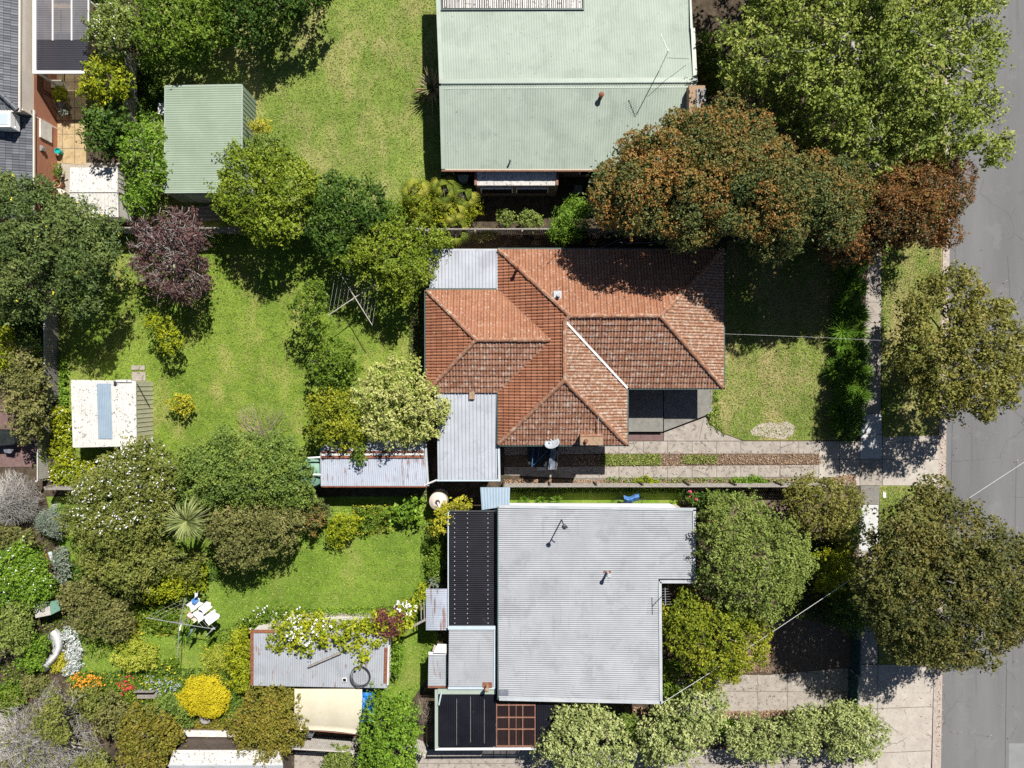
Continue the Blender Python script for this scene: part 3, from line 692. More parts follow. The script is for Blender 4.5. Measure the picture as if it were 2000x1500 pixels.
for (x, y, a, o_) in ((X3 - i_, 5.2, 'y', 1), (X3 - i_, 1.8, 'y', 1), (2.4, S2 + i_, 'x', -1), (-.9 + 1.2, S2 + i_, 'x', -1), (8.8, S1 + i_, 'x', -1), (2, N_ - i_, 'x', 1), (7.5, N_ - i_, 'x', 1), (X0 + i_, 3.6, 'y', -1)):
    window(x, y, .9, 2.1, 1.5, a, o_, house)
d_ = MB(); d_.box((X2 - i_ + .02, S1 - .9, 1.02), (.07, .9, 2.0)); door = d_.build('door', 'timber_dark', house)
d_ = MB(); d_.box((X2 - i_ + .08, S1 - 1.25, 1.0), (.05, .1, .03)); d_.build('handle', 'steel', door)
rf = MB()
tiles(rf, [V(X1, N_, ZE), V(X3, N_, ZE), V(X3 - hN, yR, zR), V(X1 + hN, yR, zR)], 0)
tiles(rf, [V(X3, N_, ZE), V(X3, S1, ZE), V(X3 - hN, yR, zR)], 3)
tiles(rf, [V(X2, S1, ZE), V(X3, S1, ZE), V(X3 - hN, yR, zR), V(X1 + hN, yR, zR), V(xR, S1 + hB, zB)], 2)
tiles(rf, [V(X2, S1, ZE), V(xR, S1 + hB, zB), V(xR, S2 + hB, zB), V(X2, S2, ZE)], 3)
tiles(rf, [V(X1, S2, ZE), V(X2, S2, ZE), V(xR, S2 + hB, zB)], 2)
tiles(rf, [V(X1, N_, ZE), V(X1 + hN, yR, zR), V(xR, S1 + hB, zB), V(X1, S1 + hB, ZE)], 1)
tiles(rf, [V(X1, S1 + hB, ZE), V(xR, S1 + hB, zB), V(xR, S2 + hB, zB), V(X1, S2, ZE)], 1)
tiles(rf, [V(X0, WN, ZE), V(X1, WN, ZE), V(X1 + h3, y3, z3), V(X0 + h3, y3, z3)], 0)
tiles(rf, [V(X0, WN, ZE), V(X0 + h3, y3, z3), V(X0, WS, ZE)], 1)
tiles(rf, [V(X0, WS, ZE), V(X1, WS, ZE), V(X1 + h3, y3, z3), V(X0 + h3, y3, z3)], 2)
roof = rf.build('roof', ['tile_red', 'tile_west', 'tile_lichen', 'tile_pale'], house)
rc = MB()
for a, b in ((V(X1 + hN, yR, zR), V(X3 - hN, yR, zR)), (V(X3 - hN, yR, zR), V(X3, N_, ZE)), (V(X3 - hN, yR, zR), V(X3, S1, ZE)),
             (V(X1 + hN, yR, zR), V(X1, N_, ZE)), (V(X1 + hN, yR, zR), V(xR, S1 + hB, zB)), (V(xR, S1 + hB, zB), V(xR, S2 + hB, zB)),
             (V(xR, S2 + hB, zB), V(X1, S2, ZE)), (V(xR, S2 + hB, zB), V(X2, S2, ZE))):
    capline(rc, a, b, .12)
rc.build('ridge_cap', 'ridge_red', roof, smooth=False); rc = MB()
for a, b in ((V(X0 + h3, y3, z3), V(X0, WN, ZE)),
             (V(X0 + h3, y3, z3), V(X0, WS, ZE)), (V(X0 + h3, y3, z3), V(X1 + h3, y3, z3))):
    capline(rc, a, b, .12)
rc.build('ridge_cap', 'ridge_red', roof, smooth=False)
vf = MB(); vf.bar(V(X2 + .02, S1 - .02, ZE + .11), V(xR + .02, S1 + hB, zB + .10), .11, .04); vf.build('valley_flashing', 'white_paint', roof)
vf = MB(); vf.bar(V(X1, WN, ZE + .04), V(X1 + h3, y3, z3 + .04), .06, .02); vf.bar(V(X1, WS, ZE + .04), V(X1 + h3, y3, z3 + .04), .06, .02); vf.build('valley_flashing', 'ridge_red', roof)
gt = MB(); gutter(gt, [V(X1, S2 - .05, ZE - .04), V(X2 + .05, S2 - .05, ZE - .04), V(X2 + .05, S1 - .05, ZE - .04), V(X3 + .05, S1 - .05, ZE - .04), V(X3 + .05, N_ + .05, ZE - .04), V(X1, N_ + .05, ZE - .04)], closed=False)
gutter(gt, [V(X1 - .1, WN + .06, ZE - .04), V(X0 - .06, WN + .06, ZE - .04), V(X0 - .06, WS, ZE - .04)], closed=False)
gutter(gt, [V(X1 - .05, WS, ZE - .04), V(X1 - .05, S2 - .05, ZE - .04)], closed=False)
gt.build('gutter', 'gutter_dark', house)
sf = MB(); sf.prism([(X1 + .02, S2), (X2, S2), (X2, S1), (X3, S1), (X3, N_), (X1 + .02, N_)], ZE - .058, ZE - .04); sf.build('eaves', 'dirty_white', house)
ch = MB(); c0 = P(1154, 858, 3.3); ch.box((c0.x, c0.y, 2.0), (1.15, .52, 3.2)); ch.box((c0.x, c0.y, 3.62), (1.22, .58, .06)); ch.box((c0.x, c0.y + .24, 3.66), (1.22, .12, .05), m=2)
ch.tube([(c0.x - .3, c0.y - .05, 3.6), (c0.x - .3, c0.y - .05, 3.86)], .1, 12, 1)
ch.build('chimney', ['chimney_brick', 'rust', 'ridge_red'], roof)
for (px_, py_, hgt, rr, mt) in ((1010, 527, .75, .075, 'rust'),):
    p = P(px_, py_, 3.0); f = MB(); f.tube([p, p + Vector((0, 0, hgt))], rr, 10); f.lathe(p + Vector((0, 0, hgt)), [(rr * 1.5, 0), (rr * 1.5, .06), (.02, .14)], 12); f.build('vent_pipe', mt, roof)
f = MB(); p = P(1089, 576, 3.96); f.box((p.x, p.y, p.z - .03), (.42, .44, .08)); f.tube([p + Vector((.05, -.03, 0)), p + Vector((.05, -.03, .3))], .1, 12); f.build('vent_pipe', 'flash_grey', roof)
f = MB(); a = P(1070, 514, 3.2); f.bar(a, P(1082, 500, 2.98), .05, .06); f.build('roof_batten', 'rust', roof)
f = MB(); a = P(1169, 850, 3.15); f.bar(a, P(1169, 816, 3.62), .03, .03); f.build('cable_conduit', 'flash_blue', roof)
# rear lean-to metal roofs
def leanto(parent, name, c4, z4, mat, pitch, kind, amp, thick=.06, ribdir='y', fl=None, extra=None):
    """corners px order: NW, NE, SE, SW; ribs along y unless ribdir x"""
    q = [P(c4[2 * i], c4[2 * i + 1], z4[i]) for i in range(4)]; mb = MB()
    if ribdir == 'y': mb.corr(q[3], q[2], q[0], q[1], pitch, amp, kind)
    else: mb.corr(q[3], q[0], q[2], q[1], pitch, amp, kind)
    dz = Vector((0, 0, thick)); e = Vector((0, 0, .012))
    lo = [v - dz for v in q]; up = [v - e for v in q]
    mb.add(up + lo, [(0, 1, 2, 3), (7, 6, 5, 4), (0, 4, 5, 1), (1, 5, 6, 2), (2, 6, 7, 3), (3, 7, 4, 0)])
    return mb.build(name, mat, parent), q
r1, q = leanto(house, 'metal_roof', [838, 490, 971, 490, 971, 567, 839, 566], [2.62, 2.62, 2.66, 2.66], 'roof_zinc', .19, 'rib', .035)
f = MB(); gutter(f, [q[0] + Vector((0, .06, -.04)), q[1] + Vector((0, .06, -.04))], closed=False); gutter(f, [q[1] + Vector((.03, 0, .01)), q[2] + Vector((.03, 0, .01))], closed=False); f.build('gutter', 'flash_grey', r1)
w = MB(); w.prism([(q[0].x + .3, q[0].y - .3), (q[1].x, q[1].y - .3), (q[2].x, q[2].y), (q[3].x + .3, q[3].y)], 0, 2.55); w.build('lean_to_wall', 'cream_wall', house)
r2, q = leanto(house, 'metal_roof', [853, 766, 970, 766, 971, 936, 855, 936], [2.62, 2.62, 2.40, 2.40], 'roof_zinc', .2, 'rib', .035)
f = MB(); f.bar(P(974, 870, 2.46), P(975.5, 940, 2.37), .12, .08); f.bar(P(853, 938, 2.37), P(976, 938, 2.37), .10, .08); f.build('gutter', 'flash_blue', r2)
w = MB(); w.prism([(q[0].x + .3, q[0].y - .003), (q[1].x - .02, q[1].y - .003), (q[2].x - .02, q[2].y + .5), (q[3].x + .3, q[3].y + .5)], 0, 2.35); w.build('lean_to_wall', 'cream_wall', house)
f = MB(); p = P(922, 773, 2.72); f.box(p, (.3, .36, .14)); f.build('skylight', 'chimney_brick', r2)
f = MB(); f.tube([P(852, 938, 2.3), P(838, 944, 2.1), P(828, 949, 1.9)], .05, 8); f.build('drainpipe', 'white_paint', r2)

def dish(name, label, px_, py_, z, aim, mat='dish_grey', arm=(0, 0, -.5), r=.42):
    p = P(px_, py_, z); root = thing(name, label, 'satellite dish', p); mb = MB(); mb.lathe((0, 0, 0), [(.02, 0), (r * .5, .03), (r * .8, .08), (r, .13), (r, .145), (r * .8, .1), (r * .5, .05), (.02, .02)], 24)
    q = Vector(aim).normalized().to_track_quat('Z', 'Y').to_matrix().to_4x4(); mb.v = [tuple(Matrix.Translation(p) @ q @ Vector(v)) for v in mb.v]
    mb.build('reflector', mat, root, smooth=True)
    a = MB(); a.tube([p, p + Vector(arm)], .025, 8); a.build('bracket', 'dark_metal', root)
    a = MB(); f_ = p + Vector(aim).normalized() * .38; e = q @ Vector((0, -r * .9, .1)); a.tube([p + e.xyz, f_], .012, 6); a.tube([f_, f_ - Vector(aim).normalized() * .1], .035, 8); a.build('feed_arm', 'cloth_white', root)
dish('satellite_dish', 'grey satellite dish at the south gutter of the terracotta roof', 1079, 868, 2.95, (-.25, .72, .65), arm=(.0, .32, -.3))

# ================================================================ GREEN ROOFED NORTH HOUSE
gh = thing('green_roofed_house', 'long house with a pale green corrugated gable roof', 'house', P(865, 330, 0))
zr, ze = 3.5, 2.75
roofg = MB()
def quadroof(mb, c, z, pitch, amp, kind, ribx=False, m=0, base=True):
    q = [P(c[2 * i], c[2 * i + 1], z[i]) for i in range(4)]
    if not ribx: mb.corr(q[3], q[2], q[0], q[1], pitch, amp, kind, m)
    else: mb.corr(q[3], q[0], q[2], q[1], pitch, amp, kind, m)
    if base:
        e = Vector((0, 0, .015)); d = Vector((0, 0, .08)); mb.add([v - e for v in q] + [v - d for v in q], [(0, 1, 2, 3), (7, 6, 5, 4), (0, 4, 5, 1), (1, 5, 6, 2), (2, 6, 7, 3), (3, 7, 4, 0)], m)
    return q
qs = quadroof(roofg, [861, 166, 1362, 163, 1346, 330, 865, 330], [zr, zr, ze, ze], .138, .016, 'sine')
qn = quadroof(roofg, [850, -90, 1345, -90, 1360, 161, 861, 164], [ze, ze, zr, zr], .138, .011, 'sine')
groof = roofg.build('roof', 'roof_green', gh)
f = MB(); f.bar(P(861, 160, zr + .03), P(1361, 157, zr + .03), .30, .03); f.build('ridge_cap', 'flash_green', groof)
f = MB(); f.bar(P(861, 169, zr - .03), P(1361, 166, zr - .03), .28, .03); f.build('ridge_cap', 'flash_green', groof)
f = MB(); f.bar(P(861, 164, zr + .045), P(1361, 161, zr + .045), .05, .03); f.build('ridge_roll', 'gutter_dark', groof)
f = MB(); f.bar(P(862, 168, zr + .01), P(866, 330, ze + .03), .22, .05); f.build('barge_cap', 'flash_green', groof)
f = MB(); f.bar(P(852, -90, ze + .03), P(862, 163, zr + .01), .22, .05); f.build('barge_cap', 'flash_green', groof)
f = MB(); f.bar(P(1353, 55, 3.35), P(1358, 160, zr + .02), .22, .06); f.build('barge_cap', 'flash_green', groof)
f = MB(); f.bar(P(1346, -90, ze + .03), P(1350, 56, 3.33), .10, .06); f.build('barge_cap', 'flash_green', groof)
f = MB(); f.bar(P(1355, 168, zr), P(1347, 236, 3.4), .12, .05); f.build('barge_cap', 'flash_green', groof)
f = MB(); gutter(f, [P(864, 333, ze - .06), P(1346, 333, ze - .06)], .12, .1, closed=False); f.build('gutter', 'timber_red', gh)
f = MB(); f.bar(P(864, 331, ze - .02), P(1346, 331, ze - .02), .07, .05); f.build('fascia', 'cream', gh)
w = MB(); a, b, c, d = P(877, 318, ze), P(1333, 318, ze), P(1333, -80, ze), P(877, -80, ze); w.prism([(a.x, a.y), (b.x, b.y), (c.x, c.y), (d.x, d.y)], 0, ze - .09)
yy = P(0, 165, zr).y; w.add([(a.x + .02, a.y, ze - .1), (a.x + .02, d.y, ze - .1), (a.x + .02, yy, zr - .1), (b.x - .02, a.y, ze - .1), (b.x - .02, d.y, ze - .1), (b.x - .02, yy, zr - .1)], [(0, 1, 2), (3, 4, 5)])
w.build('wall', 'brick_dull', gh)
for x_ in (-2.6, 4.6): window(x_, a.y, .9, 2.0, 1.4, 'x', -1, gh)
f = MB(); p = P(1173, 190, 3.4); f.tube([p, p + Vector((0, 0, .3))], .1, 10); f.lathe(p + Vector((0, 0, .3)), [(.13, 0), (.15, .07), (.1, .12), (.03, .15)], 12); f.build('vent_pipe', 'rust', groof)
f = MB(); p = P(996, 316, 2.9); f.tube([p, p + Vector((0, 0, .25))], .05, 8); f.build('vent_pipe', 'dark_metal', groof)
ch = MB(); p = P(1366, 198, 4.0); ch.box((p.x - .12, p.y, 2.0), (.85, 1.7, 4.0)); ch.box((p.x + .08, p.y, 4.03), (.5, 1.3, .08), m=1); ch.build('chimney', ['chimney_brick', 'stone_grey'], gh)
# bay with white roof
bay = MB(); quadroof(bay, [931, 335, 1087, 335, 1086, 362, 932, 362], [2.3, 2.3, 2.15, 2.15], .9, .01, 'rib')
for x in (965, 1000, 1035, 1068): bay.bar(P(x, 336, 2.31), P(x, 361, 2.165), .015, .03, 1)
br = bay.build('bay_roof', ['roof_white', 'flash_grey'], gh)
w = MB(); a, b = P(929, 363, 2.15), P(1090, 363, 2.15); w.prism([(a.x, a.y), (b.x, a.y), (b.x, a.y + 1.2), (a.x, a.y + 1.2)], 0, 2.12); w.build('bay_wall', 'brick_dull', gh)
for x in (929, 1088): f = MB(); f.bar(P(x, 336, 2.2), P(x, 362, 2.2), .13, .12); f.build('bay_pier', 'timber_red', gh)
for x in (970, 1040): window(P(x, 0, 2).x, a.y, 1.0, 1.8, 1.7, 'x', -1, gh)
# batten pergola strip on north slope
pg = thing('roof_blind', 'white and dark striped batten panel set into the top of the green roof', 'pergola', P(862, 16, 3.1))
f = MB(); g = random.Random(4); x = 866.0
while x < 1138:
    wd = g.choice((.05, .06, .09)); f.bar(P(x, -60, 3.05), P(x + .5, 16, 3.14), wd, .03); x += g.choice((3.6, 4.0, 4.6))
f.build('batten', 'roof_white', pg)
f = MB(); f.add([P(862, -60, 3.0), P(862, 18, 3.11), P(1140, 17, 3.11), P(1140, -60, 3.0)], [(0, 1, 2, 3)]); f.build('backing', 'dark_metal', pg)
f = MB(); f.bar(P(861, 19, 3.14), P(1141, 18, 3.14), .07, .06); f.bar(P(1140, 18, 3.14), P(1140, -60, 3.06), .07, .06); f.build('frame', 'gutter_dark', pg)

def antenna(name, label, base, top, boom_a, boom_b, n=9, el=.35, mat='pale_wire', extra=None, r=.016):
    base, top, boom_a, boom_b = map(Vector, (base, top, boom_a, boom_b)); root = thing(name, label, 'tv antenna', base)
    m = MB(); m.tube([base, top], .022, 7); m.build('mast', 'dark_metal' if mat != 'white_paint' else 'steel', root)
    m = MB(); m.tube([boom_a, boom_b], r * 1.3, 6); m.build('boom', mat, root)
    m = MB(); d = (boom_b - boom_a).normalized(); x = d.cross(Vector((0, 0, 1))).normalized()
    for i in range(n):
        c = boom_a.lerp(boom_b, (i + .5) / n); e = el * (.6 + .6 * i / n); m.tube([c - x * e, c + x * e], .006, 4)
    m.build('elements', mat, root)
    if extra: m = MB(); m.tube(extra, .012, 5); m.build('stay_wire', 'dark_metal', root)
    return root
b0 = P(1287, 139, 3.4); antenna('tv_antenna', 'white television antenna leaning over the green roof', b0, P(1306, 98, 6.2), P(1305, 100, 6.25), P(1290, 66, 6.35), 8, .3, 'white_paint', [P(1303, 113, 5.2), P(1346, 115, 3.7)])

# ================================================================ SILVER ROOFED SOUTH HOUSE
sh = thing('silver_roofed_house', 'house with an L shaped silver corrugated iron roof', 'house', P(975, 1370, 0))
zs = 3.0; sr = MB()
quadroof(sr, [973, 990, 1352, 995, 1352, 1131, 973, 1131], [3.05, 3.05, 3.05, 3.05], .112, .032, 'sine', True)
quadroof(sr, [973, 1131, 1286, 1131, 1290, 1372, 974, 1363], [3.05, 3.05, 3.05, 3.05], .112, .032, 'sine', True)
sroof = sr.build('roof', 'roof_silver', sh)
f = MB(); zf = 3.08
for a in ([974, 989, 1359, 995], [1356, 995, 1356, 1140], [1356, 1136, 1289, 1136], [1289, 1136, 1291, 1374], [1291, 1372, 975, 1365]):
    f.bar(P(a[0], a[1], zf), P(a[2], a[3], zf), .16, .07)
f.build('roof_edge_flashing', 'flash_grey', sroof)
f = MB(); f.bar(P(972.5, 989, 3.06), P(972.5, 1366, 3.06), .05, .1); f.build('gutter', 'gutter_dark', sh)
w = MB(); pts = [P(979, 1000, 3), P(1345, 1003, 3), P(1345, 1128, 3), P(1279, 1128, 3), P(1280, 1360, 3), P(979, 1355, 3)]; w.prism(pts, 0, 2.95); w.build('wall', 'cream_wall', sh)
for (x, y, a, o_) in ((P(1050, 0, 3).x, pts[0].y, 'x', 1), (P(1230, 0, 3).x, pts[0].y, 'x', 1), (pts[3].x, P(0, 1250, 3).y, 'y', 1), (pts[1].x, P(0, 1060, 3).y, 'y', 1)): window(x, y, 1.0, 2.1, 1.5, a, o_, sh)
f = MB(); f.prism([P(996, 984, 2.9), P(1310, 985, 2.9), P(1325, 994, 2.9), P(996, 990, 2.9)], 2.6, 2.95); f.build('verandah_fascia', 'white_paint', sh)
f = MB(); p = P(1186, 1117, 3.08); f.box(p + Vector((0, 0, 0)), (.4, .12, .03), m=1); f.tube([p, p + Vector((.0, 0, .75))], .07, 10); f.lathe(p + Vector((0, 0, .72)), [(.10, 0), (.12, .1), (.09, .14)], 12); f.build('flue', ['flash_grey', 'rust'], sroof)
f = MB(); p = P(984, 1353, 3.11); f.box(p, (.5, .3, .01)); f.build('roof_light', 'cover_grey', sroof)
f = MB(); p = P(1097, 1015, 3.08); f.tube([p, p + Vector((0, 0, 1.9))], .035, 8); f.tube([p + Vector((0, 0, 1.5)), p + Vector((.15, -.05, 1.6)), p + Vector((.2, -.15, 1.5))], .03, 6)
f.lathe(p + Vector((0, 0, 1.85)), [(.09, 0), (.14, .08), (.02, .12)], 10); f.build('flue', 'dark_metal', sroof)
antenna('tv_antenna', 'silver television antenna on the notch of the silver roof', P(1296, 1160, 3.0), P(1300, 1166, 4.3), P(1299, 1148, 4.3), P(1300, 1183, 4.3), 7, .3, 'steel')
# rear additions of silver house
pb = thing('black_pergola', 'black polycarbonate patio roof with white screws joined to the silver roof', 'pergola', P(877, 1222, 0))
f = MB(); q = quadroof(f, [878, 998, 967, 998, 967, 1222, 877, 1222], [2.55, 2.55, 2.55, 2.55], .115, .018, 'sine', True, base=False)
for x in (888, 913, 953):
    for k in range(24): f.box(P(x + random.Random(k).uniform(-.4, .4), 1003 + k * 9.3, 2.58), (.035, .035, .02), m=1)
pr = f.build('roof', ['poly_black', 'screw'], pb)
f = MB(); f.bar(P(875.5, 1000, 2.5), P(875.5, 1222, 2.5), .06, .08); f.bar(P(877, 999, 2.5), P(970, 999, 2.5), .06, .08); f.build('frame', 'flash_blue', pb)
f = MB(); f.add([P(966, 996, 2.5), P(974, 996, 2.5), P(974, 1222, 2.5), P(966, 1222, 2.5)], [(0, 1, 2, 3)]); f.build('box_gutter', 'gutter_dark', pb)
for (x, y) in ((880, 1004), (880, 1216), (963, 1004), (963, 1216)): f = MB(); p = P(x, y, 2.5); f.box((p.x, p.y, 1.24), (.09, .09, 2.48)); f.build('post', 'timber_grey', pb)
tmat = MB(); p = P(905, 1108, .4)
ex = thing('extension', 'small silver corrugated rear extension between the two black patio roofs', 'house extension', P(876, 1345, 0))
f = MB(); quadroof(f, [877, 1230, 965, 1230, 965, 1341, 876, 1341], [2.7, 2.7, 2.65, 2.65], .112, .018, 'sine', True); er = f.build('roof', 'roof_silver', ex)
f = MB(); f.bar(P(875, 1226, 2.75), P(968, 1226, 2.75), .2, .06); f.bar(P(967, 1224, 2.72), P(966, 1344, 2.7), .12, .06); f.bar(P(875, 1344, 2.68), P(966, 1344, 2.68), .12, .06); f.build('flashing', 'flash_blue', er)
w = MB(); w.prism([P(883, 1236, 2.7), P(969, 1236, 2.7), P(969, 1336, 2.7), P(883, 1336, 2.7)], 0, 2.58); w.build('wall', 'cream_wall', ex)
f = MB(); p = P(952, 1338, 2.7); f.box(p + Vector((0, 0, .02)), (.5, .3, .02), m=1); f.tube([p, p + Vector((0, 0, .55))], .09, 10); f.lathe(p + Vector((0, 0, .55)), [(.11, 0), (.13, .1), (.04, .14)], 10); f.build('flue', ['chimney_brick', 'rust'], er)
cp = thing('carport', 'carport with black corrugated roof and pale green border', 'carport', P(850, 1463, 0))
f = MB(); quadroof(f, [856, 1356, 968, 1356, 968, 1458, 856, 1458], [2.5, 2.5, 2.5, 2.5], .13, .02, 'sine'); cr = f.build('roof', 'poly_black', cp)
f = MB()
for (x, y0, y1) in ((892, 1365, 1455), (919, 1360, 1450), (946, 1366, 1452)): f.bar(P(x, y0, 2.53), P(x, y1, 2.53), .016, .01)
f.build('sealant_line', 'stone_grey', cr)
f = MB(); f.bar(P(852.5, 1347, 2.55), P(852.5, 1462, 2.55), .17, .08); f.bar(P(855, 1350.5, 2.55), P(968, 1350.5, 2.55), .27, .08); f.build('border', 'flash_green', cp)
f = MB(); f.bar(P(850, 1463, 2.52), P(1046, 1462, 2.52), .09, .1); f.build('gutter', 'white_paint', cp)
f = MB(); f.tube([P(862, 1353, 2.75), P(857, 1377, 2.72)], .045, 8); f.build('drainpipe', 'flash_blue', cp)
f = MB(); f.corr(P(970, 1460, 2.46), P(1045, 1460, 2.46), P(970, 1374, 2.46), P(1045, 1374, 2.46), .13, .02, 'sine'); f.build('clear_roof', 'poly_brown', cp)
f = MB()
for x in (970, 994, 1008, 1021, 1045): f.bar(P(x, 1374, 2.49), P(x, 1461, 2.49), .05 if x != 1008 else .03, .04)
for y in (1377, 1401, 1424, 1457): f.bar(P(970, y, 2.50), P(1046, y, 2.50), .06, .04)
f.build('timber_frame', 'timber_red', cp)
f = MB(); f.corr(P(1047, 1460, 2.46), P(1096, 1460, 2.46), P(1047, 1374, 2.46), P(1096, 1374, 2.46), .13, .02, 'sine'); f.build('dark_roof', 'poly_black', cp)
for (x, y) in ((856, 1458), (965, 1458), (1092, 1456)): f = MB(); p = P(x, y, 2.5); f.box((p.x, p.y, 1.23), (.1, .1, 2.44)); f.build('post', 'white_paint', cp)
sk = thing('side_lean_to', 'narrow grey corrugated lean-to beside the rear extension', 'lean-to', P(838, 1345, 0))
f = MB(); quadroof(f, [837, 1279, 872, 1279, 873, 1340, 836, 1340], [1.9, 2.1, 2.1, 1.9], .1, .015, 'sine', True); f.build('roof', 'roof_old', sk)
f = MB(); f.bar(P(836, 1342, 1.95), P(873, 1342, 2.1), .08, .05); f.build('rusty_edge', 'rust', sk)
f = MB(); f.bar(P(837, 1276, 1.98), P(872, 1276, 2.14), .16, .03); f.build('flashing', 'white_paint', sk)
w = MB(); w.prism([P(841, 1282, 1.9), P(871, 1282, 1.9), P(871, 1336, 1.9), P(841, 1336, 1.9)], 0, 1.8); w.build('wall', 'cream_wall', sk)
f = MB(); a = P(848, 1276, 2.2); f.add([P(855, 1257, 2.3), P(872, 1258, 2.4), P(872, 1276, 2.3), P(846, 1275, 2.2), P(848, 1276, 1.9), P(872, 1278, 1.9)], [(0, 1, 2, 3), (3, 2, 5, 4)]); f.build('white_panel', 'white_paint', sk)
aw = thing('curved_awning', 'curved corrugated awning with a rust stain beside the black patio roof', 'awning', P(835, 1228, 0))
f = MB(); prev = None
for k in range(8):
    a0, a1 = k / 8, (k + 1) / 8
    def cv(t_, y_): x_ = 832 + 43 * t_ + (0 if y_ < 1200 else 0); return P(x_, y_, 2.0 + .42 * math.sin(t_ * math.pi / 2))
    A, B = cv(a0, 1231), cv(a0, 1150); D, E = cv(a1, 1231), cv(a1, 1150); f.corr(A, B, D, E, 9, .012, 'sine') if False else f.add([A, D, E, B], [(0, 1, 2, 3)])
for k in range(22): f.tube([cv(j / 6, 1152 + 0) for j in range(2)], .004, 3) if False else None
base = []
for k in range(23):
    y_ = 1151 + k * 3.6; f.tube([cv(j / 8, y_) + Vector((0, 0, .01)) for j in range(9)], .02, 4)
f.build('roof', 'roof_rusty', aw)
for (x, y) in ((836, 1154), (836, 1228)): f = MB(); p = P(x, y, 1.95); f.box((p.x, p.y, .98), (.07, .07, 1.94)); f.build('post', 'timber_grey', aw)

# ================================================================ NORTH WEST HOUSE
nw = thing('slate_tiled_house', 'orange brick house with grey tiles at the top left corner', 'house', P(62, 350, 0))
zu, zl = 3.3, 2.2
w = MB(); a = P(38, -200, 3.2); b = P(38, 228, 3.2); w.prism([(a.x, a.y), (b.x + .0, a.y), (b.x, b.y), (a.x - 9, b.y), (a.x - 9, a.y)], 2.2, 3.18)
w = MB()
A, B_ = P(40, -120, 3.1), P(40, 214, 3.1); w.prism([(A.x - 8, A.y), (A.x, A.y), (B_.x, B_.y), (B_.x - 8, B_.y)], 1.35, 3.1); w.build('upper_wall', 'cream_wall', nw)
w = MB(); w.prism([(A.x - 8, A.y), (A.x + .012, A.y), (B_.x + .012, B_.y), (B_.x - 8, B_.y)], 0, 2.02)
A2 = P(66, 214, 2.1); B2 = P(66, 420, 2.1); w.prism([(A2.x - 9, A2.y - .003), (A2.x, A2.y - .003), (B2.x, B2.y), (B2.x - 9, B2.y)], 0, 2.08); wallo = w.build('wall', 'brick_orange', nw)
rf = MB()
e0, e1 = P(36, -120, 3.2), P(35, 215, 3.2); tiles(rf, [e0, e1, e1 + V(-4, 4.2, 1.9), e0 + V(-4, 0, 1.9)], 0, .3, .33, .016, .035)
tiles(rf, [e1, e1 + V(-9, 0, 0), e1 + V(-9, 4.2, 1.9), e1 + V(-4, 4.2, 1.9)], 0, .3, .33, .016, .035)
e2, e3 = P(64, 215, 2.2), P(64, 430, 2.2); tiles(rf, [e2, e3, e3 + V(-5, 0, 1.3), e2 + V(-5, 0, 1.3)], 0, .3, .33, .016, .035)
nr = rf.build('roof', 'tile_slate', nw)
f = MB(); capline(f, e1, e1 + V(-4, 4.2, 1.9), .13); f.build('ridge_cap', 'ridge_slate', nr)
f = MB(); f.bar(e0 + V(.07, 0, -.03), e1 + V(.07, 0, -.03), .09, .1); f.bar(e2 + V(.05, 0, -.03), e3 + V(.05, 0, -.03), .08, .1); f.bar(e1 + V(.1, -.05, -.03), e1 + V(-4, -.05, -.03), .08, .1); f.build('gutter', 'cream_wall', nw)
f = MB(); f.bar(V(A.x + .03, B_.y + .04, 3.0), V(A.x + .03, B_.y + .04, .1), .08, .08); f.build('drainpipe', 'cream_wall', nw)
f = MB(); x = A2.x + .04; f.box((x, P(0, 255, 1.2).y, 1.15), (.1, 1.05, 1.0)); f.build('meter_box', 'dirty_white', wallo)
f = MB(); p = V(x, P(0, 291, 1.4).y, 1.45); f.box(p, (.12, .3, .3)); f.tube([p + V(.06, 0, 0), p + V(.12, 0, 0)], .15, 14); f.build('wall_vent', 'stone_grey', wallo)
ac = thing('air_conditioner', 'white air conditioner unit on the shaded grey roof', 'air conditioner', P(13, 238, 3.0))
f = MB(); p = P(10, 236, 3.0); f.box((p.x, p.y, 2.9), (.95, .85, .75)); bd = f.build('casing', 'white_paint', ac)
f = MB(); f.box((p.x + .05, p.y, 3.285), (.6, .6, .02)); f.build('grille', 'flash_blue', bd)
f = MB(); f.bar(P(22, 226, 3.0), P(30, 226, 2.9), .04, .04); f.bar(P(22, 248, 3.0), P(30, 248, 2.9), .04, .04); f.bar(P(29, 226, 2.9), P(29, 248, 2.9), .04, .04); f.build('bracket', 'steel', ac)
wp = thing('white_pergola', 'white framed pergola with clear and smoky roof sheets in the top left', 'pergola', P(66, 143, 0))
f = MB(); f.corr(P(68, -60, 2.5), P(68, 78, 2.5), P(172, -60, 2.5), P(172, 78, 2.5), .12, .018, 'sine'); f.build('clear_sheet', 'poly_clear', wp)
f = MB(); f.corr(P(68, 79, 2.5), P(68, 139, 2.5), P(172, 79, 2.5), P(172, 139, 2.5), .12, .018, 'sine'); f.build('dark_sheet', 'poly_smoke', wp)
f = MB(); z_ = 2.53
f.bar(P(68, -60, z_), P(68, 144, z_), .17, .12); f.bar(P(65, 141.5, z_), P(175, 141.5, z_), .16, .118)
for x in (103, 140, 173): f.bar(P(x, -60, z_ + .02), P(x, 79, z_ + .02), .07, .04)
f.build('frame', 'white_paint', wp)
for (x, y) in ((69, 139), (172, 139), (172, 0)): f = MB(); p = P(x, y, 2.4); f.box((p.x, p.y, 1.23), (.1, .1, 2.46)); f.build('post', 'white_paint', wp)
tb = thing('patio_table', 'timber table seen through the clear pergola roof', 'table', P(145, 32, 0)); p = P(122, 36, .75)
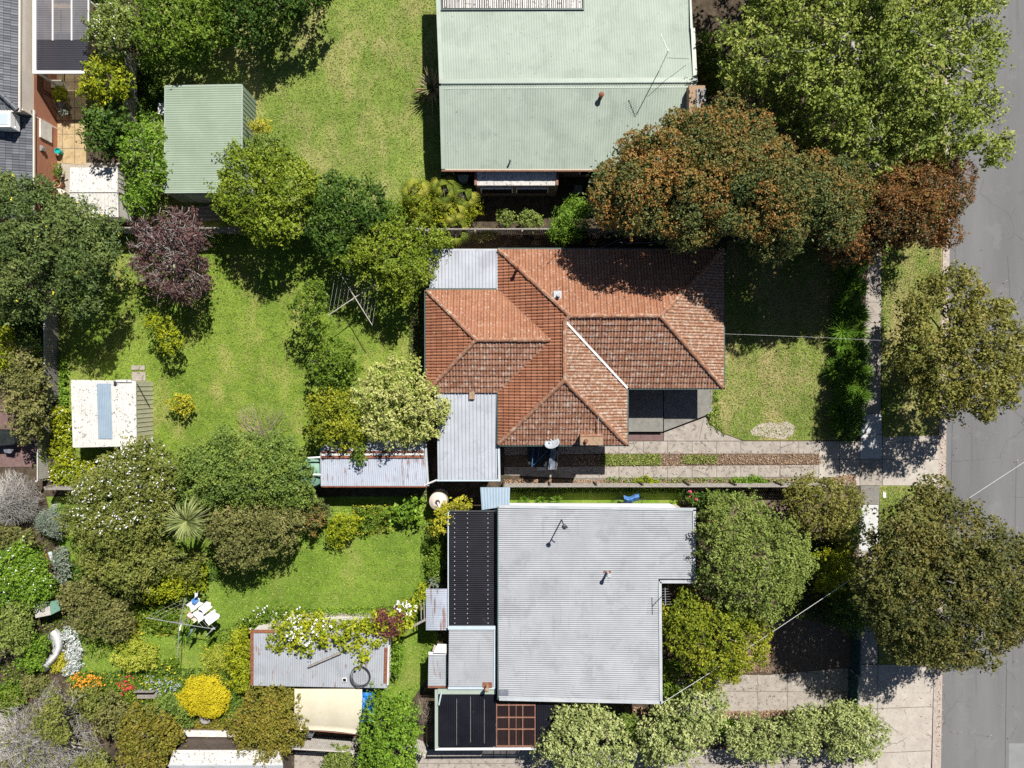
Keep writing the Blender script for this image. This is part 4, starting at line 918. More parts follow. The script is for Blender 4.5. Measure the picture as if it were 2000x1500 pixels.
f = MB(); f.box((p.x, p.y, .73), (1.0, 1.7, .05)); f.build('tabletop', 'paver_tan', tb)
for sx in (-1, 1):
    for sy in (-1, 1): f = MB(); f.box((p.x + sx * .42, p.y + sy * .75, .355), (.07, .07, .7)); f.build('leg', 'timber_grey', tb)
sb = thing('storage_box', 'pale lidded storage box below the white pergola', 'box', P(112, 160, 0)); f = MB(); p = P(110, 164, .5); f.box((p.x, p.y, .25), (.75, .42, .5)); f.build('body', 'shed_cream_wall', sb)
f = MB(); f.box((p.x, p.y, .52), (.8, .46, .05)); f.build('lid', 'cream', sb)

# ================================================================ SHEDS
def shed(name, label, roofc, z4, mat, pitch, amp, kind, wallmat, inset=.03, ribx=False, cat='shed', trim=None, group=None):
    root = thing(name, label, cat, P(roofc[6], roofc[7], 0), group)
    f = MB(); q = quadroof(f, roofc, z4, pitch, amp, kind, ribx); r = f.build('roof', mat, root)
    if kind == 'skip': pass
    w = MB(); c = (q[0] + q[1] + q[2] + q[3]) / 4; pts = [Vector((c.x + (v.x - c.x) * (1 - inset), c.y + (v.y - c.y) * (1 - inset), 0)) for v in q]
    w.prism(pts, 0, [v.z - .085 for v in q])
    # vertical cladding ribs
    for i in range(4):
        a, b = pts[i], pts[(i + 1) % 4]; L_ = (b - a).length; n = int(L_ / .25); za, zb_ = q[i].z, q[(i + 1) % 4].z
        o = Vector((b.y - a.y, -(b.x - a.x), 0)).normalized()
        if o.dot(a.lerp(b, .5) - Vector((c.x, c.y, 0))) < 0: o = -o
        for k in range(1, n):
            p = a.lerp(b, k / n) + o * .01; zt_ = za + (zb_ - za) * k / n - .1; w.box((p.x, p.y, zt_ / 2), (.03, .03, zt_), math.atan2(o.y, o.x))
    wl_ = w.build('wall', wallmat, root)
    if trim:
        t_ = MB()
        for i in range(4): t_.bar(q[i] + V(0, 0, -.03), q[(i + 1) % 4] + V(0, 0, -.03), .07, .08)
        t_.build('barge_trim', trim, r)
    return root, r, q, wl_
garage, r_, q, wl2 = shed('green_garage', 'pale green corrugated metal garage on the northern lawn', [322.5, 168, 473, 165.5, 472, 375, 321, 376], [2.2, 2.2, 2.2, 2.2], 'roof_green_shed', .125, .02, 'sine', 'roof_green_shed', 0.0, True, 'garage', 'flash_green')
f = MB(); p = q[3].lerp(q[2], .5); f.box((p.x, p.y - .03, 1.0), (2.4, .05, 1.95)); dr = f.build('roller_door', 'flash_green', garage)
wsh, r_, q, _ = shed('white_garden_shed', 'white shed with dark lichen spots beside the top left courtyard', [137, 327, 229, 327, 228, 373, 136, 373], [1.85, 1.85, 1.95, 1.95], 'roof_white', .2, .015, 'rib', 'dirty_white', .0)
f = MB(); quadroof(f, [136, 374, 228, 374, 230, 424, 137, 424], [1.95, 1.95, 1.75, 1.75], .2, .015, 'rib'); f.build('roof', 'roof_white', wsh)
f = MB(); a, b, c, d = P(136, 374, 1.8), P(228, 374, 1.8), P(230, 421, 1.8), P(137, 421, 1.8); f.prism([a, b, c, d], 0, 1.66); f.build('wall', 'dirty_white', wsh)
f = MB(); f.bar(P(135, 373.5, 1.98), P(229, 373.5, 1.98), .12, .03); f.build('ridge_cap', 'roof_white', wsh)
f = MB(); f.bar(P(229, 326, 1.87), P(231, 424, 1.8), .05, .05); f.build('barge_trim', 'roof_white', wsh)
ws2, r_, q, _ = shed('cream_garden_shed', 'white roofed cream shed with a blue skylight strip in the back yard', [139.5, 743, 264, 745, 266, 870, 143.5, 873], [2.0, 2.0, 1.9, 1.9], 'roof_white', .1, .014, 'sine', 'shed_cream_wall', .0, False, 'shed', 'roof_white')
f = MB(); quadroof(f, [189, 749, 216, 749, 219, 857, 192, 857], [2.045, 2.045, 1.955, 1.955], .1, .014, 'sine'); f.build('skylight', 'skylight_blue', r_)
f = MB(); f.box(P(242, 744, 2.05), (.85, .14, .08)); f.box(P(225, 748, 2.08), (.12, .2, .1), m=1); f.build('ridge_piece', ['roof_white', 'dark_metal'], r_)
f = MB(); a = P(266, 750, 1.9); b_ = P(298, 798, 0.9); f.bar(a + V(.06, 0, 0), V(a.x + .06, P(0, 795, .5).y, .5), .03, .03); f.build('diagonal_cable', 'dark_metal', ws2)
stp = [thing('stepping_slab', 'grey worn stepping slab beyond the cream shed, farther one', 'paving slab', P(263, 718, 0)), thing('stepping_slab', 'grey brick slab touching the cream shed', 'paving slab', P(270, 735, 0))]
for r0, (x, y, ww, hh) in zip(stp, ((270, 718, .78, .26), (271, 735, .8, .5))): f = MB(); p = P(x, y, .04); f.box((p.x, p.y, .03), (ww, hh, .07)); f.build('slab', 'concrete_old', r0)
rs, r_, q, wlr = shed('rusty_shed', 'long shed with rust streaked corrugated roof beside the metal lean-to', [626, 882, 828, 880, 834, 949, 628, 949], [2.2, 2.2, 1.95, 1.95], 'roof_rusty', .115, .018, 'sine', 'roof_old', .02)
f = MB(); quadroof(f, [626, 866, 826, 864, 828, 880, 626, 882], [2.1, 2.1, 2.22, 2.22], .115, .018, 'sine'); f.build('north_roof', 'roof_zinc', rs)
a, b, c, d = P(628, 867, 2.0), P(826, 865, 2.0), P(826, 884, 2.0), P(628, 884, 2.0); w = MB(); w.prism([a, b, c, d], 0, 2.0); w.build('wall', 'roof_old', rs)
for y_, z_, w_, m_ in ((883, 2.25, .09, 'rust'), (888, 2.27, .12, 'roof_white'), (893, 2.23, .12, 'rust')): f = MB(); f.bar(P(627, y_, z_), P(828, y_ - 1, z_), w_, .03); f.build('ridge_cap', m_, r_)
f = MB(); f.bar(P(626, 868, 2.1), P(628, 949, 2.0), .06, .06); f.bar(P(831, 866, 2.1), P(836, 949, 1.98), .12, .06); f.bar(P(628, 950.5, 1.95), P(834, 950.5, 1.95), .06, .06, 1); f.build('barge_trim', ['flash_grey', 'rust'], r_)
sg, r_, q, _ = shed('vine_garage', 'old corrugated garage roof with rusty edges under the flowering vine', [490, 1232, 760, 1232, 756, 1344, 490, 1339], [2.55, 2.55, 2.3, 2.3], 'roof_old', .125, .02, 'sine', 'dirty_white', .02, cat='garage')
f = MB(); f.bar(P(492, 1231, 2.6), P(492, 1338, 2.36), .16, .03); f.bar(P(489, 1233, 2.6), P(537, 1233, 2.6), .16, .03); f.build('rusty_edge', 'rust', r_)
f = MB(); f.bar(P(754, 1265, 2.58), P(752, 1334, 2.4), .15, .03); f.build('rusty_edge', 'rust', r_)
f = MB(); f.bar(P(760, 1262, 2.5), P(758, 1336, 2.3), .10, .3); f.build('white_wall_cap', 'dirty_white', sg)
f = MB(); f.bar(P(602, 1302, 2.62), P(665, 1275, 2.68), .09, .09); f.build('roof_beam', 'timber_grey', r_)
hose = thing('coiled_hose', 'black coiled pipe lying on the old garage roof', 'hose', P(705, 1320, 2.45)); f = MB(); g = random.Random(3)
for k in range(4):
    c = P(705 + g.uniform(-2, 2), 1320 + g.uniform(-2, 2), 2.47 + .02 * k); rr = g.uniform(.48, .64); f.tube([c + V(rr * math.cos(t), rr * math.sin(t) * 1.02, .03 * math.sin(t * 2)) for t in [i * .2 for i in range(33)]], .018, 5)
f.build('coil', 'dark_metal', hose)
sp_ = thing('solar_panel', 'small solar panel lying on the old garage roof', 'solar panel', P(672, 1328, 2.42)); p = P(673, 1328, 2.44); f = MB(); f.box(p, (.24, .24, .04), .1); o = f.build('frame', 'white_paint', sp_)
f = MB(); f.box(p + V(0, 0, .024), (.17, .17, .01), .1); f.build('cell', 'poly_black', o)
cn = thing('cream_canopy', 'cream curved canopy roof south of the vine garage', 'canopy', P(560, 1425, 0)); f = MB(); nx, ny = 14, 8; vs = []
for j in range(ny + 1):
    for i in range(nx + 1):
        u_, v_ = i / nx, j / ny; x = 575 + u_ * (128 + 6 * (1 - v_) - 14 * (v_ - .4) ** 2); y = 1346 + v_ * (76 + 12 * u_ * u_) + 4 * (1 - u_) * v_
        vs.append(P(x, y, 2.15 + .25 * math.sin(v_ * 3.14) + .05 * math.sin(u_ * 3.14)))
fs = [(j * (nx + 1) + i, j * (nx + 1) + i + 1, (j + 1) * (nx + 1) + i + 1, (j + 1) * (nx + 1) + i) for j in range(ny) for i in range(nx)]
nn_ = len(vs); f.add(vs + [v - V(0, 0, .05) for v in vs], fs + [tuple(nn_ + k for k in reversed(q_)) for q_ in fs] + [(i, i + nn_, i + 1 + nn_, i + 1) for i in range(ny * (nx + 1), nn_ - 1)]); f.build('roof', 'cream', cn, smooth=True)
f = MB(); f.bar(P(575, 1423, 2.1), P(700, 1434, 2.1), .05, .05); f.build('edge_rail', 'timber_red', cn)
for (x, y) in ((585, 1350), (585, 1418), (695, 1350), (697, 1428)): f = MB(); p = P(x, y, 2.1); f.box((p.x, p.y, 1.03), (.07, .07, 2.06)); f.build('post', 'timber_grey', cn)
bt = thing('blue_tarp', 'bright blue tarpaulin beside the cream canopy', 'tarpaulin', P(710, 1380, 0)); f = MB(); vs = []; g = random.Random(8)
for j in range(9):
    for i in range(6): vs.append(P(694 + 7.5 * i, 1345 + j * 8, 1.2 + .18 * g.random() + .3 * math.sin(j / 8 * 3.1)))
f.add(vs, [(j * 6 + i, j * 6 + i + 1, j * 6 + i + 7, j * 6 + i + 6) for j in range(8) for i in range(5)])
f.add([P(700, 1350, 1.1), P(728, 1350, 1.1), P(728, 1405, 1.1), P(700, 1405, 1.1), P(700, 1350, 0), P(728, 1350, 0), P(728, 1405, 0), P(700, 1405, 0)], [(0, 4, 5, 1), (1, 5, 6, 2), (2, 6, 7, 3), (3, 7, 4, 0)]); f.build('sheet', 'blue_tarp', bt)
hut = thing('chicken_hut', 'tiny hut with a patched corrugated roof among dark shrubs at left', 'hut', P(70, 1206, 0)); f = MB(); quadroof(f, [66, 1176, 96, 1175, 99, 1201, 69, 1207], [1.2, 1.2, 1.1, 1.1], .08, .012, 'sine'); f.build('roof', 'timber_pale', hut)
f = MB(); quadroof(f, [96.5, 1175, 114, 1172, 117, 1192, 99.5, 1201], [1.2, 1.2, 1.1, 1.1], .08, .012, 'sine'); f.build('roof', 'tank_green', hut)
w = MB(); w.prism([P(69, 1178, 1.1), P(113, 1175, 1.1), P(114, 1196, 1.1), P(71, 1203, 1.1)], 0, 1.0); w.build('wall', 'timber_dark', hut)
bs = thing('white_flat_roof', 'white flat roofed building cut off by the bottom left edge', 'outbuilding', P(330, 1560, 0)); f = MB(); quadroof(f, [338, 1466, 545, 1466, 552, 1494, 330, 1494], [2.3] * 4, .5, .01, 'rib', True); quadroof(f, [330, 1496, 552, 1496, 560, 1640, 326, 1640], [2.3] * 4, .12, .02, 'sine', m=1); f.build('roof', ['roof_white', 'roof_silver'], bs)
f = MB(); f.bar(P(328, 1495, 2.33), P(553, 1495, 2.33), .08, .04); f.build('gutter', 'flash_grey', bs)
w = MB(); w.prism([P(342, 1468, 2.3), P(540, 1468, 2.3), P(550, 1630, 2.3), P(334, 1630, 2.3)], 0, 2.2); w.build('wall', 'timber_dark', bs)

# ================================================================ FENCES
def GP(x, y): return P(x, y, 0)
palings('paling_fence', 'grey paling fence between the courtyard side and the northern lawn', GP(272, 118), GP(270, 262), 1.5, 'timber_pale', side=-1, gapf=.55)
palings('paling_fence', 'weathered grey paling fence at the west end of the back yard', GP(116, 600), GP(116, 783), 1.35, 'timber_grey', side=-1, railmat='timber_pale')
palings('paling_fence', 'northern boundary paling fence behind the back lawn', GP(120, 456), GP(838, 458), 1.6, 'timber_grey', side=-1)
palings('paling_fence', 'northern boundary paling fence beside the terracotta house', GP(842, 459), GP(1640, 458), 1.6, 'timber_grey', side=-1)
palings('paling_fence', 'southern boundary paling fence below the driveway with dark posts', GP(984, 944), GP(1600, 944), 1.3, 'timber_grey', side=1, postcap='timber_dark', posts=2.6)
palings('paling_fence', 'southern boundary paling fence behind the flowering hedge', GP(120, 948), GP(622, 950), 1.5, 'timber_grey', side=1)
palings('paling_fence', 'short grey paling fence with top rail below the cream canopy', GP(575, 1436), GP(700, 1443), 1.5, 'timber_pale', side=-1)
palings('paling_fence', 'grey fence fragment between the bright bush and the carport', GP(800, 1438), GP(836, 1452), 1.4, 'timber_pale', side=-1)
palings('paling_fence', 'short paling fence by the left edge next to the cream shed', GP(98, 815), GP(98, 935), 1.1, 'timber_pale', side=-1)
bw = thing('garden_wall', 'low pale masonry wall behind the round yellow bush', 'wall', GP(350, 1440)); f = MB()
a, b = P(352, 1433, .9), P(462, 1434, .9); f.bar((a.x, a.y, .4), (b.x, b.y, .4), .2, .8); f.build('base', 'brick_dull', bw); f = MB(); f.bar((a.x, a.y, .85), (b.x, b.y, .85), .34, .1); f.build('coping', 'dirty_white', bw)
tf = thing('teal_front_fence', 'dark teal metal front fence at the lower right footpath', 'fence', GP(1668, 1235))
for k, (y0, y1, dx) in enumerate(((1236, 1304, 0), (1306, 1378, -5))):
    f = MB(); a, b = GP(1662 + dx, y0), GP(1661 + dx, y1); f.corr(a, b, a + V(0, 0, 1.15), b + V(0, 0, 1.15), .09, .025, 'rib'); f.build('panel', 'teal_fence', tf)
    f = MB(); f.bar(a + V(0, 0, 1.17), b + V(0, 0, 1.17), .06, .06); f.bar(a + V(.02, 0, .1), b + V(.02, 0, .1), .05, .06); f.build('rail', 'flash_blue' if False else 'teal_fence', tf)
for y in (1235, 1305, 1379): f = MB(); a = GP(1661, y); f.box((a.x, a.y, .6), (.07, .07, 1.2)); f.build('post', 'teal_fence', tf)
fr = thing('fence_rail', 'long timber rail running from the curved awning to the vine', 'timber rail', P(785, 1240, 1.6)); f = MB(); f.bar(P(833, 1209, 1.9), P(778, 1238, 1.7), .12, .06); f.bar(P(828, 1170, 1.9), P(829, 1210, 1.9), .05, .05); f.bar(P(822, 1170, 1.9), P(823, 1210, 1.9), .05, .05)
p = P(778, 1238, 1.7); f.box((p.x, p.y, .85), (.08, .08, 1.7)); f.build('timber', 'timber_grey', fr)
ww = thing('side_awning', 'blue grey corrugated side awning above the silver house corner', 'awning', P(940, 980, 0)); f = MB(); quadroof(f, [938, 952, 996, 952, 995, 988, 941, 996], [2.0, 2.0, 2.2, 2.2], .16, .02, 'sine'); f.build('roof', 'skylight_blue', ww)
for x in (942, 992): f = MB(); p = P(x, 956, 2); f.box((p.x, p.y, .98), (.06, .06, 1.95)); f.build('post', 'timber_grey', ww)

# ================================================================ TANKS, BINS, GARDEN THINGS
tk = thing('water_tank', 'round beige rainwater tank by the fence', 'water tank', P(858, 979, 0)); p = P(855, 980, 1.55); f = MB()
f.lathe((p.x, p.y, 0), [(.52, 0), (.52, 1.3), (.5, 1.42), (.3, 1.55), (.1, 1.6)], 32); f.build('body', 'tank_beige', tk, smooth=False)
f = MB(); f.lathe((p.x, p.y, 1.6), [(.13, 0), (.13, .04), (.02, .05)], 16); f.build('inlet', 'dark_metal', tk); f = MB(); f.tube([(p.x, p.y, 1.68), (p.x + .12, p.y - .38, 1.62)], .045, 8); f.build('pipe', 'white_paint', tk)
tk = thing('water_tank', 'dark green rainwater tank at the end of the rusty shed', 'water tank', P(612, 921, 0)); p = P(607, 924, 1.7); f = MB()
f.lathe((p.x, p.y, 0), [(.8, 0), (.8, 1.5), (.76, 1.6), (.4, 1.75), (.12, 1.8)], 32); f.build('body', 'tank_green', tk)
f = MB(); f.tube([P(626, 893, 2.1), P(594, 895, 2.1), P(592, 903, 2.0)], .05, 8); f.tube([P(627, 927, 2.0), P(609, 927, 1.95)], .05, 8); f.build('pipe', 'white_paint', tk); f = MB(); f.lathe((p.x, p.y, 1.78), [(.16, 0), (.16, .06), (.02, .07)], 14); f.build('lid', 'dark_metal', tk)
def rotary(name, label, c, tips, z, rings, missing=(), base=None):
    C0 = P(*c, z); root = thing(name, label, 'clothes line', (C0.x, C0.y, 0)); m = MB()
    m.tube([(C0.x, C0.y, 0), (C0.x, C0.y, z - .25)], .035, 8); m.tube([(C0.x, C0.y, z - .3), (C0.x, C0.y, z + .06)], .045, 8); m.build('pole', 'steel', root)
    T_ = [P(x, y, z + .1) for x, y in tips]
    for t_ in T_: m = MB(); m.tube([C0, t_], [.026, .02], 6); m.tube([C0 - V(0, 0, .25), C0.lerp(t_, .28)], .012, 5); m.build('arm', 'timber_pale' if rings > 3 else 'steel', root)
    m = MB()
    for k in range(rings):
        f_ = 1 - k * .17
        for i in range(4):
            if i in missing: continue
            a, b = C0.lerp(T_[i], f_), C0.lerp(T_[(i + 1) % 4], f_); mid = a.lerp(b, .5) - V(0, 0, .04); m.tube([a, mid, b], .0035, 4)
    m.build('line', 'pale_wire', root)
    m = MB(); m.bar(C0 - V(0, 0, .5), C0 + V(.25, -.12, -.5), .02, .03); m.build('winder', 'dark_metal', root)
    return root
rotary('rotary_clothes_line', 'rusty rotary clothes line standing empty on the back lawn', (693, 581), [(657, 522), (739, 551), (727, 635), (641, 616)], 2.0, 5, missing=(2,))
rotary('rotary_clothes_line', 'rotary clothes line hung with white laundry in the cottage garden', (350.7, 1218), [(361, 1169), (421, 1229), (346, 1285), (285, 1206)], 2.0, 3, missing=(1, 2))
def cloth(label, name, mat, a, b, z, drop, lean, cat='laundry', group='laundry on the clothes line'):
    A, B_ = P(a[0], a[1], z), P(b[0], b[1], z); mb = MB(); nu, nv = 10, 6; vs = []; d = (B_ - A).normalized(); nrm = Vector((-d.y, d.x, 0)); g = random.Random(int(a[0] * 7 + a[1]))
    ph = g.uniform(0, 6)
    for j in range(nv + 1):
        for i in range(nu + 1):
            u_, v_ = i / nu, j / nv; p = A.lerp(B_, u_) + nrm * (lean * v_ + .06 * math.sin(u_ * 9 + ph) * v_) - V(0, 0, drop * v_ + .05 * math.sin(u_ * 3.14) + .05 * math.sin(u_ * 7 + ph + v_ * 3)); vs.append(p)
    mb.add(vs, [(j * (nu + 1) + i, j * (nu + 1) + i + 1, (j + 1) * (nu + 1) + i + 1, (j + 1) * (nu + 1) + i) for j in range(nv) for i in range(nu)])
    o = mb.build(name, mat, loc=A, smooth=True); tag(o, label, cat, group)
for (nm, mt, a, b, dr, ln, lb) in (
    ('sheet', 'cloth_white', (364, 1181), (375, 1195), .5, .46, 'white cloth hanging nearest the upper arm of the clothes line'),
    ('sheet', 'cloth_white', (387, 1188), (398, 1200), .45, -.0 + .42, 'white cloth hanging on the outer line, upper one'),
    ('sheet', 'cloth_white', (376, 1198), (388, 1216), .5, .36, 'white sheet hanging on the inner line'),
    ('sheet', 'cloth_white', (396, 1206), (407, 1222), .5, .52, 'largest white sheet on the outer line near the arm tip'),
    ('towel', 'cloth_blue', (372, 1173), (378, 1182), .4, .14, 'small dark blue garment pegged behind the white cloths'),
    ('towel', 'cloth_white', (379, 1169), (385, 1165), .4, .2, 'small white garment at the top end of the line'),
    ('garment', 'cloth_pink', (364, 1201), (371, 1209), .4, .2, 'small pink garment on the innermost line'),
    ('garment', 'cream', (373, 1210), (379, 1217), .4, .2, 'small cream garment beside the pink one'),
    ('garment', 'skylight_blue', (363, 1247), (379, 1229), .5, .14, 'long blue grey garment below the arm'),
    ('towel', 'cloth_white', (399, 1244), (419, 1228), .5, .06, 'narrow white towel hanging at the right arm tip')):
    cloth(lb, nm, mt, a, b, 2.05, dr, ln)
# tarped trailer beside house
tr = thing('covered_trailer', 'box trailer under a grey and black cover with blue poles', 'trailer', P(1058, 905, 0)); f = MB(); g = random.Random(2)
c = [P(1030, 872, 1.5), P(1090, 872, 1.5), P(1087, 914, 1.5), P(1032, 908, 1.5)]
f.prism(c, .35, 1.3); f.build('body', 'cover_black', tr)
f = MB(); nx, ny = 8, 10; vs = []
for j in range(ny + 1):
    for i in range(nx + 1):
        u_, v_ = i / nx, j / ny; vs.append(P(1076 + 17 * u_ - 5 * v_ + g.uniform(-.6, .6), 868 + 49 * v_, 1.55 - .5 * u_ * u_ + .06 * math.sin(v_ * 12 + u_ * 5)))
f.add(vs, [(j * (nx + 1) + i, j * (nx + 1) + i + 1, (j + 1) * (nx + 1) + i + 1, (j + 1) * (nx + 1) + i) for j in range(ny) for i in range(nx)]); f.build('cover', 'cover_grey', tr, smooth=True)
for (a, b) in (((1042, 871), (1039, 912)), ((1053, 871), (1051, 893)), ((1077, 870), (1074, 913)), ((1042, 908), (1075, 874))): f = MB(); f.tube([P(*a, 1.6), P(*b, 1.6)], .022, 6); f.build('pole', 'blue_pole', tr)
f = MB(); f.box(P(1058, 915, .7), (.5, .18, .2)); f.build('number_board', 'dirty_white', tr)
for sx in (1036, 1083): f = MB(); p = P(sx, 893, .3); f.tube([(p.x - .1, p.y, .3), (p.x + .1, p.y, .3)], .3, 16); w_ = f.build('wheel', 'dark_metal', tr)
bin_ = thing('blue_bin', 'bright blue lidded tub on the concrete by the grey fence', 'bin', P(588, 1462, 0)); f = MB(); p = P(589, 1458, .6); f.box((p.x, p.y, .28), (.52, .38, .56)); f.build('body', 'blue_plastic', bin_); f = MB(); f.box((p.x, p.y, .59), (.57, .42, .05)); f.build('lid', 'blue_plastic', bin_)
ld = thing('ladder', 'aluminium ladder leaning on the grey fence under the canopy', 'ladder', P(605, 1440, 0)); f = MB(); a, b = P(611, 1424, 1.9), P(602, 1441, 1.1); off = V(.17, .0, 0)
for s_ in (-1, 1): f.bar(a + off * s_, b + off * s_, .04, .05)
f.build('rail', 'steel', ld); f = MB()
for k in range(6): p = a.lerp(b, (k + .5) / 6); f.bar(p - off, p + off, .03, .03)
f.build('rungs', 'steel', ld)
be = thing('garden_bench', 'weathered slatted garden bench near the red flowers', 'bench', P(287, 1352, 0)); p = P(287, 1350, .45)
f = MB()
for k in range(4): f.box((p.x, p.y - .05 - k * .11, .45), (1.15, .085, .03))
f.build('seat', 'timber_grey', be); f = MB()
for k in range(3): f.box((p.x, p.y + .08 + k * .02, .6 + k * .12), (1.15, .025, .09))
f.build('backrest', 'timber_grey', be)
for sx in (-.5, .5):
    for sy in (-.35, .03): f = MB(); f.box((p.x + sx, p.y + sy, .22), (.06, .06, .44)); f.build('leg', 'timber_grey', be)
st = thing('white_fleece', 'long crumpled white sheet draped in the left garden beside silver foliage', 'sheet', P(105, 1270, 0)); f = MB(); pts = [(101, 1234, 11), (106, 1240, 14), (112, 1252, 13), (113, 1266, 10), (108, 1280, 9), (98, 1291, 9), (90, 1300, 10), (84, 1308, 8)]; vs = []; g = random.Random(5)
for i, (x, y, r) in enumerate(pts):
    x1, y1, _ = pts[min(i + 1, len(pts) - 1)]; x0, y0, _ = pts[max(i - 1, 0)]; dx, dy = x1 - x0, y1 - y0; l = math.hypot(dx, dy); nx_, ny_ = -dy / l, dx / l
    for k in range(7): t_ = (k - 3) / 3; vs.append(P(x + nx_ * r * t_, y + ny_ * r * t_, .12 + .55 * (1 - t_ * t_) + g.uniform(-.07, .07)))
f.add(vs, [(i * 7 + k, i * 7 + k + 1, i * 7 + k + 8, i * 7 + k + 7) for i in range(len(pts) - 1) for k in range(6)]); f.build('fabric', 'white_sheet', st, smooth=True)
pt = thing('stone_birdbath', 'pale stone birdbath just below the round yellow bush', 'birdbath', P(400, 1405, 0)); p = P(401, 1404, .6); f = MB(); f.lathe((p.x, p.y, 0), [(.18, 0), (.1, .1), (.08, .5), (.28, .58), (.32, .66), (.24, .63), (.05, .6)], 18); f.build('bowl', 'stone_grey', pt, smooth=True)
wbx = thing('white_box', 'white box on the ground beside the green garage', 'box', P(316, 212, 0)); f = MB(); p = P(317, 213, .4); f.box((p.x, p.y, .2), (.42, .62, .4)); f.build('body', 'white_paint', wbx); f = MB(); f.box((p.x, p.y, .42), (.46, .66, .04)); f.build('lid', 'white_paint', wbx)
for (x, y, lb, mt, r) in ((113, 295, 'teal plastic pot on the courtyard paving by the brick wall', 'teal_pot', .16), (112, 359, 'round terracotta pot of plants at the courtyard corner', 'terracotta_pot', .22), (118, 205, 'grey stone pot below the ball shrub in the courtyard', 'stone_grey', .24), (126, 218, 'small grey pot holding a silvery plant', 'stone_grey', .15)):
    t_ = thing('flower_pot', lb, 'flower pot', P(x, y, 0)); p = P(x, y, .4); f = MB(); f.lathe((p.x, p.y, 0.02), [(r * .7, 0), (r, .38), (r * 1.08, .38), (r * 1.08, .44), (r * .9, .44), (r * .85, .36)], 18); f.build('pot', mt, t_); f = MB(); f.lathe((p.x, p.y, .36), [(r * .86, 0), (.02, .01)], 14); f.build('soil', 'mulch', t_)
for (x, y, lb) in ((905, 345, 'pale round tub in the shade beside the white bay roof'),):
    t_ = thing('garden_tub', lb, 'tub', P(x, y, 0)); p = P(x, y, .6); f = MB(); f.lathe((p.x, p.y, 0), [(.27, 0), (.31, .6), (.31, .64), (.27, .64), (.05, .63)], 20); f.build('body', 'flash_blue', t_)
pp = thing('plastic_pipe', 'fat cream pipe lying by the white shed gravel', 'pipe', P(118, 376, 0)); f = MB(); f.tube([P(100, 361, .25), P(110, 369, .25), P(126, 380, .25)], .17, 12); f.build('tube', 'tank_beige', pp)
sm = thing('lawn_chair', 'white slatted garden chair beside the black patio roof', 'chair', P(863, 1105, 0)); p = P(862, 1098, .45); f = MB()
for k in range(5): f.box((p.x - .2 + k * .1, p.y, .43), (.08, .5, .03))
f.build('seat', 'timber_pale', sm); f = MB()
for k in range(4): f.box((p.x + .26, p.y, .55 + k * .1), (.03, .5, .07))
f.build('backrest', 'timber_pale', sm)
for sx in (-.2, .2):
    for sy in (-.22, .22): f = MB(); f.box((p.x + sx, p.y + sy, .21), (.05, .05, .42)); f.build('leg', 'timber_pale', sm)
bk = thing('blue_cover', 'crumpled bright blue cover over a bicycle beside the silver house', 'bicycle cover', P(1232, 974, 0)); f = MB(); g = random.Random(11); vs = []
for j in range(5):
    for i in range(9): u_, v_ = i / 8, j / 4; vs.append(P(1218 + 30 * u_ + g.uniform(-1, 1), 967 + 14 * v_ + 3 * math.sin(u_ * 5), .55 + .5 * math.sin(v_ * 3.14) + .12 * g.random()))
f.add(vs, [(j * 9 + i, j * 9 + i + 1, j * 9 + i + 10, j * 9 + i + 9) for j in range(4) for i in range(8)]); f.build('fabric', 'cloth_blue', bk)
for x in (1212, 1250): f = MB(); p = P(x, 974, .35); f.tube([p + V(.33 * math.cos(t), 0, .33 * math.sin(t)) for t in [k * .5236 for k in range(13)]], .02, 5); f.build('wheel', 'dark_metal', bk)
sc2 = thing('covered_lounge', 'dark shade frame and chairs on the paving at the left edge', 'outdoor furniture', P(10, 870, 0)); f = MB(); f.prism([P(-20, 838, .8), P(22, 840, .8), P(30, 868, .8), P(-20, 872, .8)], .45, .8); f.build('cover', 'cover_black', sc2)
f = MB(); f.prism([P(6, 876, .45), P(26, 878, .45), P(22, 886, .45), P(8, 884, .45)], .38, .44); f.build('seat', 'cover_grey', sc2)
f = MB()
for (x, y) in ((-10, 845), (18, 845), (24, 862), (9, 880), (22, 882)): p = P(x, y, .4); f.box((p.x, p.y, .2), (.05, .05, .4))
f.build('leg', 'dark_metal', sc2)
tm = thing('timber_stack', 'stack of old boards in the shade below the green garage', 'timber stack', P(410, 425, 0)); f = MB(); g = random.Random(6)
for k in range(9): x0 = g.uniform(372, 390); y0 = 402 + k * 3.4; f.bar(P(x0, y0 + 3, .2 + .04 * (k % 3)), P(x0 + g.uniform(42, 66), y0 - g.uniform(-1, 3), .2 + .05 * (k % 2)), .12, .04)
f.build('boards', 'timber_grey', tm)
mh = thing('utility_cover', 'small concrete pit cover in the nature strip south of the crossover', 'pit cover', P(1727, 965, 0)); f = MB(); p = P(1727, 966, 0); f.box((p.x, p.y, .02), (.18, .36, .05)); f.build('lid', 'dirty_white', mh)
for (pts, lb, r) in (([P(1412, 652, 2.7), P(1500, 655, 3.0), P(1600, 659, 3.5), P(1700, 664, 4.3), P(1900, 672, 5.8), P(2150, 680, 7.5)], 'thin service cable from the terracotta roof across the front lawn', .005),
                     ([P(1292, 1374, 3.05), P(1390, 1312, 3.2), P(1500, 1240, 3.5), P(1680, 1120, 4.5), P(1900, 968, 6.0), P(2150, 805, 7.6)], 'pale service cable from the silver roof to the street', .014)):
    f = MB(); f.tube(pts, r, 5); o = f.build('overhead_cable', 'pale_wire', loc=pts[0]); tag(o, lb, 'cable')
pol = thing('power_pole', 'timber power pole beyond the right edge of the picture carrying the cables', 'power pole', V(28.5, -1, -.15)) if False else None
hn = thing('dead_branches', 'bare fallen branches leaning in the shade north of the terracotta roof', 'branches', P(1250, 468, 0)); f = MB()
